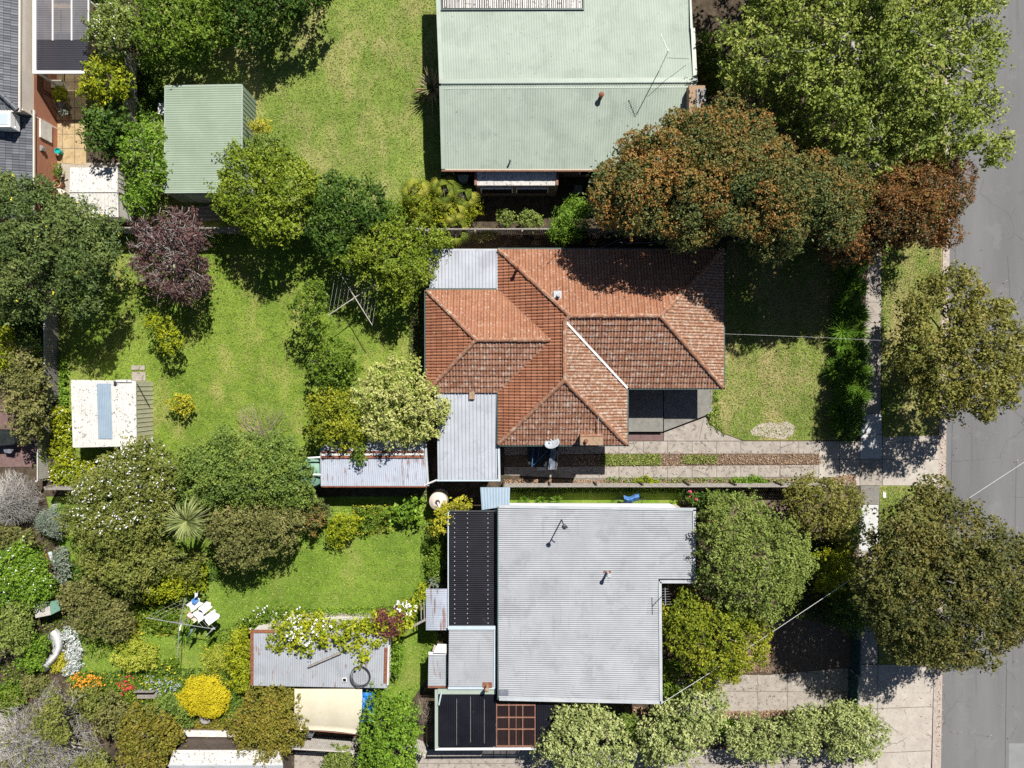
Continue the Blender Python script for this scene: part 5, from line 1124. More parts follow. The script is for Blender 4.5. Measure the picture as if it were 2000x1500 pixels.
f.tube([P(1172, 485, .3), P(1200, 472, .8), P(1230, 475, 1.2), P(1270, 474, 1.5), P(1330, 462, 1.8)], .02, 5); f.tube([P(1200, 472, .8), P(1225, 462, 1.0), P(1265, 458, 1.1)], .018, 5); f.tube([P(1190, 487, .2), P(1230, 476, .7)], .015, 5)
f.build('twigs', 'bark_pale', hn)
ty = thing('rubber_tyre', 'dark round planter ring in the soil north of the terracotta roof', 'planter', P(1028, 460, 0)); f = MB(); p = P(1028, 462, .15); f.tube([p + V(.2 * math.cos(t), .2 * math.sin(t), 0) for t in [k * .5236 for k in range(13)]], .05, 8); f.build('ring', 'dark_metal', ty)
f2 = thing('stone_slab', 'square grey slab in the dark corner below the green roof', 'paving slab', P(1131, 370, 0)); f = MB(); p = P(1129, 370, .05); f.box((p.x, p.y, .04), (.45, .5, .07), -.2); f.build('slab', 'stone_grey', f2)
rp = thing('white_pot_ring', 'small white ring pot beside the blue grey shrub', 'flower pot', P(108, 990, 0)); f = MB(); p = P(107, 990, .3); f.lathe((p.x, p.y, 0), [(.12, 0), (.17, .3), (.15, .3), (.1, .1)], 16); f.build('pot', 'white_paint', rp)
bb = thing('edging_board', 'rusty and blue grey edging board in the left border', 'board', P(98, 1095, 0)); f = MB(); f.bar(P(92, 1080, .3), P(102, 1108, .3), .1, .3); f.bar(P(97, 1078, .28), P(105, 1103, .28), .22, .04, 1); f.build('board', ['rust', 'flash_blue'], bb)

# ================================================================ TREES AND PLANTS
big = dict(size=.16, clump=.75)
plant('leafy_tree', 'huge lime green leafy tree at the top right beside the street', 'tree', [1405,130,1420,60,1470,5,1440,-90,1480,-240,1700,-300,1940,-200,1950,-60,1945,0,1960,10,1940,60,1962,100,1935,150,1963,175,1945,225,1972,265,1950,322,1920,325,1900,300,1850,312,1800,330,1745,300,1735,345,1700,378,1695,330,1650,325,1580,300,1540,262,1495,215,1430,185],
      3.0, 9.5, 'lime_grey', size=.14, clump=.62, dens=1.0, trunk=(1640, 120), limbs=70, twigs=3, bark='bark_pale', jitter=.3, spread=.7, dome=1.0, edge=.35)  # unseen crown past the top edge is stretched to shade the soil
plant('russet_tree', 'large rounded tree with russet clumped foliage shading the terracotta roof', 'tree', [1163,380,1180,340,1222,305,1238,252,1300,238,1350,200,1410,197,1490,218,1500,255,1560,290,1590,300,1640,308,1685,340,1690,395,1665,460,1640,488,1600,450,1560,485,1505,503,1478,470,1400,462,1330,470,1285,452,1240,462,1180,425],
      3.4, 8.6, 'russet', size=.10, clump=.82, sep=.95, rag=.08, rv=(.85, 1.15), dens=1.5, trunk=(1420, 390), spread=.12, jitter=.12, dome=.75, edge=.45, up=.2, fill=4.0)
plant('russet_tree', 'smaller darker russet tree nearest the road, below the lime green tree', 'tree', [1674,415,1705,345,1755,305,1830,312,1885,335,1903,380,1890,435,1865,478,1800,480,1745,485,1705,470],
      2.8, 7.6, 'russet_dark', size=.10, clump=.66, rv=(.8, 1.2), sep=.95, rag=.25, dens=1.5, trunk=(1700, 430), spread=.2, jitter=.25, fill=2.0, edge=.4, up=.2)
plant('street_tree', 'olive street tree with sparse branches leaning over the road, north of the crossover', 'tree', [1742,660,1762,615,1745,600,1800,560,1830,522,1895,520,1925,555,1930,600,1985,590,1990,640,2015,680,2005,740,1985,790,1920,822,1885,800,1850,812,1800,800,1775,760,1745,715],
      3.0, 7.0, 'olive', size=.12, clump=.52, dens=1.3, trunk=(1765, 690), limbs=30, twigs=3, bark='bark', rag=.7, gap=.04, spread=.7, jitter=.4, edge=.3)
plant('street_tree', 'massive dense olive brown street tree at the right edge, south of the crossover', 'tree', [1672,1140,1690,1085,1700,1045,1745,1000,1785,950,1850,945,1875,975,1905,970,1930,1000,1985,1030,2025,1060,2060,1160,2040,1265,1985,1265,1935,1300,1840,1308,1785,1288,1735,1262,1700,1225,1680,1190],
      3.0, 8.2, 'olive_dark', size=.12, clump=.7, rag=.35, dens=1.3, trunk=(1745, 1080), limbs=24, twigs=2, spread=.35, jitter=.2, edge=.4)
plant('soft_leaved_tree', 'grey green domed tree in front of the silver roofed house', 'tree', [1362,1010,1385,978,1430,965,1480,968,1532,1002,1572,1060,1590,1100,1565,1165,1505,1215,1440,1205,1365,1155,1358,1060],
      1.2, 5.8, 'greygreen', size=.10, clump=.5, dens=1.0, trunk=(1450, 1050), twigs=2, jitter=.18, dome=1.0, spread=.5)
plant('yellow_olive_tree', 'olive yellow bushy tree touching the silver roof notch', 'tree', [1290,1185,1325,1150,1400,1163,1470,1195,1512,1235,1500,1290,1445,1318,1380,1342,1345,1320,1310,1285,1292,1240],
      1.0, 4.6, 'yellow_olive', size=.11, clump=.5, dens=1.1, rag=.5, trunk=(1385, 1210), jitter=.2, dome=1.0, spread=.35)
shrub('green_shrub', 'bright green shrub tucked in the corner below the olive yellow tree', 'shrub', [1292,1285,1330,1300,1360,1340,1320,1370,1292,1355], .0, 1.6, 'mid')
shrub('wispy_shrub', 'wispy olive shrub at the street corner of the paling fence', 'shrub', [1527,968,1560,935,1600,925,1645,930,1680,968,1682,1015,1655,1060,1600,1052,1548,1030], .5, 3.2, 'olive', dens=.8, clump=.4, twigs=2)
shrub('yellow_green_shrub', 'bright yellow green shrub between the grey green tree and the street tree', 'shrub', [1588,1082,1650,1058,1672,1090,1663,1140,1645,1182,1600,1150], .2, 2.6, 'yellowgreen', clump=.35)
shrub('dark_shrub', 'dark green shrub shaded below the bright yellow green shrub', 'shrub', [1608,1165,1660,1130,1700,1150,1702,1215,1665,1240,1620,1215], .2, 2.4, 'deep', clump=.4)
shrub('grassy_shrub', 'small leafy shrub by the pavement edge beside the wispy shrub', 'shrub', [1655,1010,1684,990,1690,1040,1668,1080,1645,1070], .1, 1.9, 'hedge_green')
shrub('rose_bush', 'dark bush with pink flowers at the corner of the silver house', 'shrub', [1330,965,1400,958,1420,1000,1400,1040,1368,1000,1345,985], .1, 1.6, 'deep', flowers=('pink_flower', 22, .11))
G = 'sage green hedge bushes along the bottom drive'
plant('sage_bush', 'pale sage green bush overlapping the black carport roof', 'tree', [1045,1465,1055,1425,1078,1395,1100,1362,1150,1368,1195,1385,1212,1410,1240,1455,1228,1510,1100,1530,1060,1490], .8, 4.0, 'sage', size=.13, clump=.42, dens=.9, trunk=(1130, 1430), group=G, jitter=.2)
plant('sage_bush', 'pale sage bush below the silver roof corner, second along the drive', 'tree', [1240,1440,1262,1400,1300,1372,1345,1345,1400,1348,1428,1375,1400,1432,1385,1470,1330,1495,1265,1488], .6, 3.6, 'sage', size=.13, clump=.42, dens=.85, trunk=(1320, 1410), group=G, jitter=.2)
plant('sage_bush', 'lower darker sage hedge in the middle of the bottom drive hedge', 'tree', [1412,1440,1450,1400,1520,1408,1560,1380,1600,1375,1612,1430,1600,1480,1540,1475,1470,1488,1425,1470], .4, 2.8, 'sage', size=.12, clump=.4, dens=.8, trunk=(1500, 1420), group=G, jitter=.25)
plant('sage_bush', 'olive tinted sage bush nearest the street at the end of the hedge', 'tree', [1600,1395,1645,1372,1700,1388,1735,1420,1730,1455,1700,1490,1640,1485,1605,1455], .5, 3.2, 'sage', size=.13, clump=.42, dens=.95, trunk=(1640, 1410), group=G, jitter=.2)
shrub('green_shrub', 'small green shrub between the first two sage bushes', 'shrub', [1208,1400,1245,1395,1248,1450,1215,1450], .2, 1.8, 'hedge_green')
shrub('green_shrub', 'low bright green plant between leaf litter and sage hedge', 'shrub', [1390,1405,1440,1408,1435,1430,1395,1435], .0, .7, 'green')
plant('bright_green_tree', 'bright green bushy tree beside the blue tarpaulin', 'tree', [692,1450,705,1395,740,1348,790,1350,815,1395,820,1450,800,1520,725,1525,700,1490], .5, 4.2, 'green', size=.11, clump=.45, dens=1.0, trunk=(755, 1420), twigs=2, jitter=.22)
shrub('silvery_shrub', 'open grey green bush at the bottom beside the small concrete yard', 'shrub', [632,1485,655,1452,685,1460,700,1520,640,1525], .2, 2.0, 'greygreen')
wiry('bare_shrub', 'leafless dark shrub between bright green tree and carport', 'shrub', [812,1352,848,1365,850,1410,820,1420,805,1390], 2.0, 160, 'twig_brown', .01)
plant('ochre_tree', 'round ochre green tree beside the vine covered garage', 'tree', [453,1405,480,1352,500,1335,545,1328,592,1355,606,1395,603,1440,560,1475,520,1488,480,1478,455,1450], .5, 3.6, 'ochre', size=.10, clump=.45, dens=1.2, trunk=(530, 1400), spread=.3, jitter=.12, dome=1.1)
shrub('clipped_golden_bush', 'round bright yellow clipped bush', 'shrub', ell(397, 1361, 42, 39, 14), .1, 1.7, 'yellow', rag=.05, sep=.6, up=.8, size=.055, clump=.45, dens=1.5, spread=.12, jitter=.03, dome=1.1)
shrub('golden_shrub', 'low yellow green mound in the middle of the cottage lawn', 'shrub', ell(265, 1280, 47, 31, 12, .1), .0, 1.2, 'lime_gold', size=.08, clump=.3, dens=1.2, jitter=.15)
shrub('marigold_bed', 'orange flowering clump below the cottage lawn', 'flower bed', ell(174, 1332, 31, 17), .0, .6, 'mid', size=.08, clump=.2, flowers=('orange_flower', 220, .09))
shrub('red_flowers', 'small patch of red flowers near the garden bench', 'flower bed', ell(249, 1335, 17, 15), .0, .4, 'mid', size=.08, clump=.18, dens=.7, flowers=('red_flower', 34, .12))
shrub('lilac_flowers', 'scattered lilac flowers right of the garden bench', 'flower bed', ell(315, 1338, 40, 20), .0, .35, 'green', size=.08, clump=.18, dens=.5, flowers=('lilac_flower', 110, .06))
plant('scrub_tree', 'ochre brown scrubby tree at the bottom, right of the grey bare tree', 'tree', [228,1420,250,1385,290,1372,335,1395,358,1440,330,1490,290,1540,240,1520,232,1465], .5, 3.6, 'ochre', size=.11, clump=.4, dens=.8, trunk=(300, 1420), twigs=3, jitter=.3)
shrub('brown_shrub', 'brownish twiggy shrub behind the garden bench', 'shrub', [180,1395,210,1345,250,1370,262,1410,230,1450,195,1440], .2, 2.4, 'brownish', twigs=3, dens=.6, clump=.35)
shrub('olive_shrub', 'olive shrub right below the marigold clump', 'shrub', [145,1350,185,1340,215,1365,205,1400,165,1405,148,1385], .2, 2.2, 'hedge', clump=.33)
shrub('dark_green_shrub', 'dark green shrub between bench and round yellow bush', 'shrub', [295,1365,335,1358,370,1385,375,1420,330,1420,300,1395], .0, 1.5, 'hedge_green')
GB = plant('grey_leafless_tree', 'grey mostly leafless tree filling the bottom left corner', 'tree', [-30,1360,60,1335,130,1330,190,1400,215,1460,230,1540,-30,1540], .8, 4.0, 'brownish', size=.08, clump=.5, dens=.08, trunk=(30, 1410), limbs=12, twigs=4, bark='bark_pale', fill=0)
NPW = dict(mat='twig')
wiry('grey_brushwood', 'mass of grey wiry twigs in the bottom left corner', 'shrub', [-20,1385,60,1370,110,1320,160,1380,195,1440,225,1530,-20,1540], 3.2, 2600, 'twig', .011, center=(60, 1430), L_=1.0)
shrub('olive_mossy_bush', 'elongated olive green clump on top of the grey twigs', 'shrub', [82,1390,100,1350,118,1370,130,1410,132,1450,100,1450,72,1430,68,1405], 2.6, 3.9, 'hedge', clump=.3, dens=1.2)
shrub('olive_mossy_bush', 'smaller olive clump at the very bottom of the grey twigs', 'shrub', [150,1480,190,1468,215,1490,210,1530,150,1530], 2.0, 3.2, 'hedge', clump=.3)
shrub('agave_clump', 'low muddled succulent bed between grey tree and silver foliage', 'shrub', [40,1320,95,1318,90,1350,50,1350], .0, .7, 'brownish')
shrub('silver_foliage', 'silvery white groundcover curving round the draped sheet', 'shrub', [118,1232,138,1230,158,1260,160,1290,148,1312,122,1318,125,1290,130,1262], .0, .7, 'silver', size=.09, clump=.22, dens=1.1)
shrub('yellow_groundcover', 'yellow flowering plant between draped sheet and silver foliage', 'shrub', [108,1295,128,1268,142,1290,130,1312,98,1312], .0, .5, 'gold', size=.08, clump=.18)
shrub('green_shrub', 'dense green mound left of the draped white sheet', 'shrub', [40,1240,88,1236,96,1262,86,1290,60,1318,35,1300], .1, 1.7, 'green', clump=.35)
shrub('leafy_hedge', 'green shrub with tiny white flowers at the left edge', 'shrub', [-20,1075,48,1060,90,1100,108,1150,100,1180,55,1185,-20,1180], .2, 2.5, 'green', clump=.38, flowers=('white_flower', 90, .07))
shrub('leafy_hedge', 'dull green bush at the left edge below the white flowered shrub', 'shrub', [-20,1180,50,1178,64,1215,55,1262,-20,1290], .2, 2.6, 'greygreen', clump=.4)
shrub('leafy_hedge', 'low leafy bush in the shade at the far left above the grey tree', 'shrub', [-10,1340,35,1335,50,1370,20,1400,-10,1400], .0, 1.2, 'mid')
shrub('brown_shrub', 'olive brown shrub right of the tiny hut', 'shrub', [118,1190,128,1140,165,1120,205,1150,260,1175,262,1235,215,1250,165,1240,140,1225], .2, 2.6, 'brownish', clump=.4, twigs=2, dens=.8)
shrub('yellow_leaved_bush', 'yellow leaved bush above the laundry line', 'shrub', [252,1150,275,1128,330,1115,380,1085,405,1110,395,1150,350,1175,300,1172,262,1168], .2, 2.4, 'yellowgreen', clump=.3, dens=.9)
shrub('yellow_groundcover', 'loose yellow flowering edge of the cottage lawn by the brown shrub', 'shrub', [205,1220,250,1205,275,1215,262,1245,215,1240], .0, .7, 'gold', clump=.2, dens=.6)
shrub('mixed_border', 'green leafy undergrowth around the rotary line in the cottage garden', 'shrub', [262,1180,340,1180,352,1215,330,1235,280,1225], .0, .8, 'mid', clump=.25, dens=.7)
strappy('strap_plant', 'strappy leaved clump beneath the laundry', 'plant', 362, 1238, 90, .8, .05, 'strap', z=.1)
wiry('grey_wire_bush', 'grey tangled leafless bush at the left edge', 'shrub', [-30,940,20,912,70,935,88,975,75,1015,30,1030,-30,1030], 2.2, 1500, 'twig', .010, L_=.9)
shrub('blue_grey_bush', 'blue grey needle leaved bush beside the tangled grey bush', 'shrub', ell(101, 1022, 25, 32), .0, 1.5, 'bluegrey', size=.11, clump=.3, aspect=.25, dens=1.6)
shrub('green_shrub', 'small green plant next to the white ring pot', 'shrub', ell(118, 1000, 12, 14), .0, 1.0, 'green')
shrub('silver_foliage', 'silvery leaved shrub beside the edging board', 'shrub', [105,1080,130,1065,135,1110,125,1145,105,1130], .0, 1.2, 'bluegrey', clump=.28)
shrub('dark_shrub', 'dull brown green shrubs under the tangled grey bush', 'shrub', [-20,1025,50,1030,78,1050,60,1078,-20,1085], .0, 1.4, 'brownish', clump=.35)
plant('white_flowering_bush', 'wide olive bush speckled with white flowers over the southern fence', 'tree', [150,960,165,935,205,900,240,865,290,852,345,880,350,920,340,985,330,1030,300,1075,240,1090,170,1085,132,1050,128,1000], .6, 4.4, 'hedge', size=.10, clump=.45, dens=1.2, trunk=(250, 960), jitter=.15, flowers=('white_flower', 520, .07, [140,960,200,890,270,845,350,880,340,960,310,1010,180,1050,130,1010]), spread=.35)
plant('hedge_tree', 'broad olive green hedge tree at the south fence beside the green tank', 'tree', [345,880,395,860,430,835,500,850,560,852,592,880,610,920,612,955,590,1000,520,990,440,1000,360,985,345,930], .6, 4.2, 'hedge_green', size=.10, clump=.42, dens=1.2, trunk=(460, 920), jitter=.12, spread=.35)
plant('hedge_tree', 'darker bushy tree on the neighbour side below the broad hedge', 'tree', [395,1000,450,985,540,985,600,1000,585,1040,545,1100,520,1075,480,1115,440,1100,410,1070], .8, 4.4, 'brownish', size=.11, clump=.45, dens=1.1, trunk=(480, 1040), jitter=.3, spread=.4)
plant('hedge_tree', 'dark olive tree below the white flowering bush', 'tree', [132,1050,175,1080,235,1085,300,1070,350,1060,400,1090,380,1130,320,1120,270,1165,215,1150,160,1110], .5, 3.8, 'hedge', size=.11, clump=.42, dens=1.1, trunk=(270, 1100), jitter=.3)
strappy('cabbage_palm', 'cabbage palm with a round head of strap leaves among the hedges', 'palm', 363, 1018, 260, 1.55, .06, 'cabbage', z=4.3, droop=.9, rise=.75, stemr=.12)
shrub('red_tipped_shrub', 'red tipped shrub at the neighbour corner below the south fence', 'shrub', [585,1010,610,965,640,975,648,1000,625,1035,600,1045], .2, 2.2, 'russet', clump=.28, flowers=('pink_flower', 6, .06))
shrub('green_shrub', 'yellow green shrub right of the red tipped shrub', 'shrub', [632,1040,655,1010,700,1000,705,1030,680,1060,655,1070], .1, 1.6, 'yellowgreen', clump=.28, dens=.8)
shrub('perennial_border', 'loose green perennial border near the south neighbour lawn', 'plants', [690,990,745,985,760,1010,735,1040,700,1050,690,1030], .0, .6, 'mid', clump=.2, dens=.6)
shrub('broadleaf_shrub', 'glossy bright green broadleaf shrub on the south neighbour lawn', 'shrub', ell(789, 999, 28, 23), .1, 1.4, 'green', size=.24, clump=.35, dens=1.0)
shrub('yellow_blossom_tree', 'yellow leaved small tree beside the beige water tank', 'shrub', [838,1020,860,985,905,968,930,980,920,995,885,1005,872,1040,848,1048], .6, 2.9, 'gold', clump=.25, dens=.7)
shrub('green_shrub', 'green shrubs along the rear of the black patio roof', 'shrub', [832,1060,868,1048,875,1090,862,1140,838,1130], .0, 1.2, 'mid', clump=.28)
shrub('round_shrub', 'small round grey green shrub beside the curved awning', 'shrub', ell(852, 1136, 13, 13), .0, 1.0, 'bluegrey', clump=.2)
shrub('yellow_leaved_bush', 'yellow green climber reaching up to the curved awning', 'shrub', [800,1180,822,1140,838,1150,828,1175,812,1200,795,1215], .4, 2.2, 'yellowgreen', clump=.25)
VG = 'flowering vine'
plant('flowering_vine', 'sprawling yellow green vine with white flowers on the old garage roof', 'vine', [515,1255,540,1215,560,1205,620,1195,640,1215,690,1210,740,1195,790,1190,810,1200,790,1235,750,1262,735,1262,712,1300,700,1308,690,1275,640,1270,600,1290,585,1280,555,1270,520,1265], 1.9, 3.3, 'yellowgreen', size=.15, clump=.3, dens=.8, trunk=(600, 1215), kind='vine', flowers=('white_flower', 170, .13, [560,1200,640,1200,650,1230,600,1260,560,1250]), jitter=.4, gap=.1)
shrub('flowering_vine', 'small spray of white roses at the garden end of the vine', 'vine', [775,1180,800,1170,812,1190,800,1215,782,1205], 1.8, 2.8, 'yellowgreen', clump=.22, flowers=('white_flower', 40, .13))
shrub('maroon_shrub', 'maroon leaved shrub entwined with the vine', 'shrub', [718,1205,745,1185,790,1200,785,1235,755,1245,730,1230], 1.6, 3.4, 'maroon', clump=.3)
shrub('green_shrub', 'leafy yellow green bush along the left side of the vine garage', 'shrub', [445,1280,455,1235,488,1222,488,1345,465,1350,450,1320], .1, 2.0, 'yellowgreen', clump=.28)
shrub('rose_bush', 'green rose bushes with pale flowers above the vine garage corner', 'shrub', [470,1215,500,1192,560,1185,600,1192,560,1212,515,1230,480,1232], .1, 1.7, 'mid', clump=.28, flowers=('white_flower', 40, .10))
shrub('cream_grass', 'cream yellow grassy clump near the vine garage', 'shrub', ell(422, 1285, 22, 24), .0, .8, 'lime_gold', clump=.2, dens=.8, aspect=.25)
shrub('green_shrub', 'light green shrub at the street side wall of the vine garage', 'shrub', [762,1260,785,1235,790,1280,775,1325,762,1310], .0, 1.6, 'green', clump=.25)
shrub('ochre_shrub', 'small yellow and brown plants between round bush and ochre tree', 'shrub', [375,1412,420,1405,450,1420,440,1440,380,1432], .0, .8, 'ochre', clump=.2)
shrub('garden_edge_plants', 'row of flowers and herbs behind the small lawn ornament', 'plants', [290,1292,345,1285,350,1310,300,1318], .0, .5, 'mid', clump=.15, dens=.7, flowers=('yellow_flower', 20, .07))

# back yard of the main house
plant('feathery_tree', 'large dark grey green feathery tree at the north west corner', 'tree', [-40,340,30,345,60,335,95,365,120,390,195,405,200,425,235,450,228,510,205,560,190,600,150,620,120,600,95,560,80,610,30,620,-40,600], 2.0, 6.4, 'wattle', size=.15, clump=.62, dens=1.3, trunk=(60, 480), jitter=.35, spread=.35, aspect=.4, edge=.35, flowers=('yellow_flower', 14, .10))
plant('purple_tree', 'purple leaved plum tree with pale bare branches on the back lawn', 'tree', [250,470,268,450,260,430,330,410,385,412,395,445,408,470,408,560,380,585,340,590,300,575,262,540,255,505], 1.6, 4.4, 'purple', size=.10, clump=.42, dens=.75, trunk=(345, 560), limbs=60, twigs=6, bark='bark_pale', jitter=.45, gap=.15, spread=.7)
shrub('small_fruit_tree', 'small yellow green tree just below the purple tree', 'tree', [283,625,300,612,330,620,345,650,362,665,350,685,320,695,305,660], .8, 2.6, 'yellowgreen', clump=.25, dens=.8, kind='tree', trunk=(325, 672), size=.11)
shrub('small_yellow_shrub', 'small yellow leaved shrub right of the cream shed', 'shrub', [322,785,345,768,375,775,380,795,362,812,345,810], .4, 1.4, 'gold', clump=.2, dens=.7, trunk=(352, 812))
wiry('bare_shrub', 'leafless grey shrub at the upper edge of the broad hedge', 'shrub', [455,800,500,775,560,790,575,825,550,865,500,868,465,840], 1.5, 200, 'twig_brown', .009, center=(520, 855))
plant('yellow_green_tree', 'yellow green leafy tree overlapping the green garage', 'tree', [420,375,440,322,455,290,500,285,560,290,600,320,622,350,615,400,590,420,575,470,545,490,500,478,460,440,425,410], 1.4, 5.0, 'lime', size=.13, clump=.5, dens=1.0, trunk=(520, 390), twigs=3, bark='bark_pale', jitter=.25)
shrub('spiky_yellow_plant', 'yellow striped spiky plant behind the green garage corner', 'plant', ell(505, 248, 22, 14), 1.0, 2.2, 'gold', size=.2, aspect=.2, clump=.25)
shrub('olive_shrub', 'mid green shrub between spiky plant and yellow green tree', 'shrub', [478,265,540,260,555,290,520,310,480,300], .5, 2.6, 'hedge_green', clump=.35)
plant('dark_green_tree', 'dark green bushy tree right of the yellow green tree', 'tree', [590,370,625,345,690,340,740,362,765,400,755,445,700,480,690,520,640,520,620,480,590,460,600,420], 1.0, 4.2, 'deep', size=.12, clump=.45, dens=1.1, trunk=(680, 420), jitter=.25)
plant('olive_green_tree', 'spreading olive green tree reaching the small metal roof', 'tree', [700,470,720,435,780,432,850,440,890,455,880,480,850,495,842,530,800,570,790,600,765,565,735,555,700,530,645,512,650,490], 1.8, 4.6, 'lime', size=.11, clump=.42, dens=.9, trunk=(790, 500), twigs=3, jitter=.35, edge=.3)
plant('garden_tree', 'slender green tree left of the empty rotary clothes line', 'tree', [556,605,575,578,600,548,625,545,640,572,630,620,645,655,615,668,590,640,565,625], .8, 3.8, 'mid', size=.11, clump=.35, dens=.8, trunk=(620, 640), twigs=2, jitter=.3)
plant('garden_tree', 'dark green tree between the clothes line and the cream flowered tree', 'tree', [602,700,625,665,665,655,700,675,705,715,680,750,650,768,610,755], .8, 3.6, 'mid', size=.11, clump=.38, dens=.9, trunk=(660, 715), twigs=2, jitter=.25)
plant('cream_leaved_tree', 'cream and yellow variegated tree overlapping the metal lean-to roof', 'tree', [690,775,705,735,740,705,790,690,825,710,830,740,870,755,885,785,862,850,820,858,770,875,720,860,705,820], 1.2, 4.6, 'cream', size=.12, clump=.42, dens=.95, trunk=(790, 785), twigs=1, jitter=.25)
plant('golden_olive_tree', 'yellow olive tree at the left end of the rusty shed', 'tree', [598,785,635,760,685,760,702,800,712,850,705,885,670,872,640,878,612,862,602,830], 1.0, 4.0, 'yellow_olive', size=.11, clump=.4, dens=1.1, trunk=(660, 815), jitter=.25)
shrub('hanging_branch', 'leafy branch spilling over the rusty shed ridge', 'shrub', [690,865,715,862,712,905,700,912,690,890], 2.2, 3.0, 'mid', clump=.2, dens=.8)
shrub('flowering_border', 'yellow green border with white flowers left of the cream shed', 'shrub', [96,795,118,790,138,800,140,860,142,890,175,900,200,912,150,948,98,948], .0, 1.1, 'yellowgreen', clump=.25, dens=.8, flowers=('white_flower', 90, .06))
shrub('green_strip', 'narrow strip of weeds along the western paling fence', 'plants', [118,690,128,700,130,790,118,790], .0, .5, 'green', clump=.15, dens=.7)
# north neighbour
plant('tall_green_tree', 'large mid green tree at the top left behind the courtyard', 'tree', [240,60,255,10,300,-50,420,-60,455,0,440,60,432,95,390,118,340,130,290,128,262,110], .7, 4.4, 'mid', size=.14, clump=.5, dens=1.0, trunk=(330, 60), jitter=.3, twigs=1)
plant('tall_green_tree', 'dark green tree at the top edge beside the northern lawn', 'tree', [430,-20,480,-60,620,-60,660,-20,640,12,590,30,540,55,505,85,460,90,435,60], .6, 4.3, 'deep', size=.14, clump=.5, dens=1.1, trunk=(560, -10), jitter=.3)
plant('shade_toned_understory_tree', 'lower foliage toned dark for shade, filling the gap between the two russet trees', 'tree', [1590,450,1640,400,1720,400,1740,460,1715,500,1660,510,1600,495], 2.4, 6.6, 'russet_dark', size=.13, clump=.55, dens=1.5, trunk=(1650, 460), jitter=.3, fill=3.0, edge=.5)  # added to close the light gap on the lawn; dark palette stands for shade
plant('silver_leaved_tree', 'dusty silver green tree beside the white pergola', 'tree', [168,70,180,20,220,-10,262,20,258,80,240,110,200,105], 1.5, 4.6, 'greygreen', size=.12, clump=.45, dens=1.0, trunk=(215, 60), flowers=('white_flower', 60, .06), jitter=.25)
plant('courtyard_tree', 'bright yellow green tree in the courtyard below the white pergola', 'tree', [155,145,175,110,220,102,250,125,256,165,235,195,190,200,160,178], 1.0, 3.9, 'yellowgreen', size=.16, clump=.4, dens=.9, trunk=(210, 165), jitter=.25)
plant('courtyard_tree', 'dark glossy green tree in the courtyard above the white shed', 'tree', [160,240,175,205,225,198,250,215,245,260,232,300,190,305,168,280], .9, 3.8, 'deep', size=.15, clump=.4, dens=1.0, trunk=(215, 240), jitter=.25)
plant('fresh_green_tree', 'fresh light green tree between the white shed and green garage', 'tree', [228,270,262,235,300,228,322,262,318,300,330,335,310,380,305,410,262,425,245,395,250,350,232,310], .8, 3.6, 'green', size=.12, clump=.38, dens=.85, trunk=(285, 310), limbs=24, twigs=3, bark='bark_pale', jitter=.3)
shrub('ball_shrub', 'rounded yellow green ball shrub in the courtyard pot', 'shrub', ell(118, 186, 14, 14), .4, 1.4, 'yellowgreen', size=.07, clump=.22, dens=1.3)
shrub('silver_foliage', 'tiny silvery plant in the courtyard pot', 'shrub', ell(124, 218, 8, 7), .4, .8, 'bluegrey', clump=.12, size=.07)
shrub('green_shrub', 'little green shrub at the foot of the brick wall', 'shrub', ell(113, 332, 9, 15), .1, 1.0, 'mid', clump=.15)
shrub('shade_shrub', 'small dark shrubs at the top edge beside the white pergola', 'shrub', [176,-10,200,-30,250,-30,235,0,190,10], .2, 2.0, 'deep')
strappy('bird_of_paradise', 'large strappy clump with orange tips against the green roofed house', 'plant', 845, 172, 150, 1.55, .11, 'flax', z=.6, droop=.9, rise=1.1)
for i, (x, y, z, lb) in enumerate(((812, 372, 1.5, 'yellow green fan palm, leftmost of the palm cluster'), (868, 372, 2.1, 'tallest yellow fan palm in the middle of the palm cluster'), (905, 385, 1.7, 'yellow fan palm nearest the white bay roof'), (885, 415, 1.6, 'yellow green fan palm at the lower side of the palm cluster'), (835, 405, 1.4, 'fan palm with dry straw fronds in the palm cluster'), (890, 452, 1.2, 'low yellow palm by the northern fence'))):
    NP[0] += 1; g = np.random.default_rng(40 + i); c = P(x, y, z); root = thing('fan_palm', lb, 'palm', (c.x, c.y, 0), 'fan palms below the northern lawn'); fr = MB(); stm = MB(); stm.tube([(c.x, c.y, -.02), c], [.09, .07], 8)
    for k in range(10):
        a = k * 2.4; r_ = g.uniform(.15, .6); h_ = c + V(math.cos(a) * r_, math.sin(a) * r_, g.uniform(.0, .5) * (1 - k / 20)); stm.tube([c, h_], .012, 4); t_ = g.random()
        for j in range(13): b_ = a + (j - 6) * .26; blade(fr, h_, (math.cos(b_), math.sin(b_), 0), .5 * (1 - abs(j - 6) * .03), .035, .32, .1, min(1, t_ * .8 + g.random() * .25), 3)
    fr.build('fronds', 'leaf_palm', root); stm.build('stem', 'bark', root)
shrub('green_shrub', 'loose yellow green undergrowth threaded between the fan palms', 'shrub', [785,375,820,350,900,365,940,395,935,420,890,445,830,440,795,420], .2, 2.0, 'yellowgreen', clump=.28, dens=.8, size=.13, aspect=.3)
shrub('green_shrub', 'mixed green shrub under the fan palms by the northern fence', 'shrub', [735,400,775,390,800,420,790,440,740,440], .2, 1.8, 'mid', clump=.3)
shrub('dry_grass_clump', 'brownish grass clump by the fence right of the fan palms', 'shrub', ell(945, 457, 28, 12), .0, 1.3, 'brownish', aspect=.25, clump=.25)
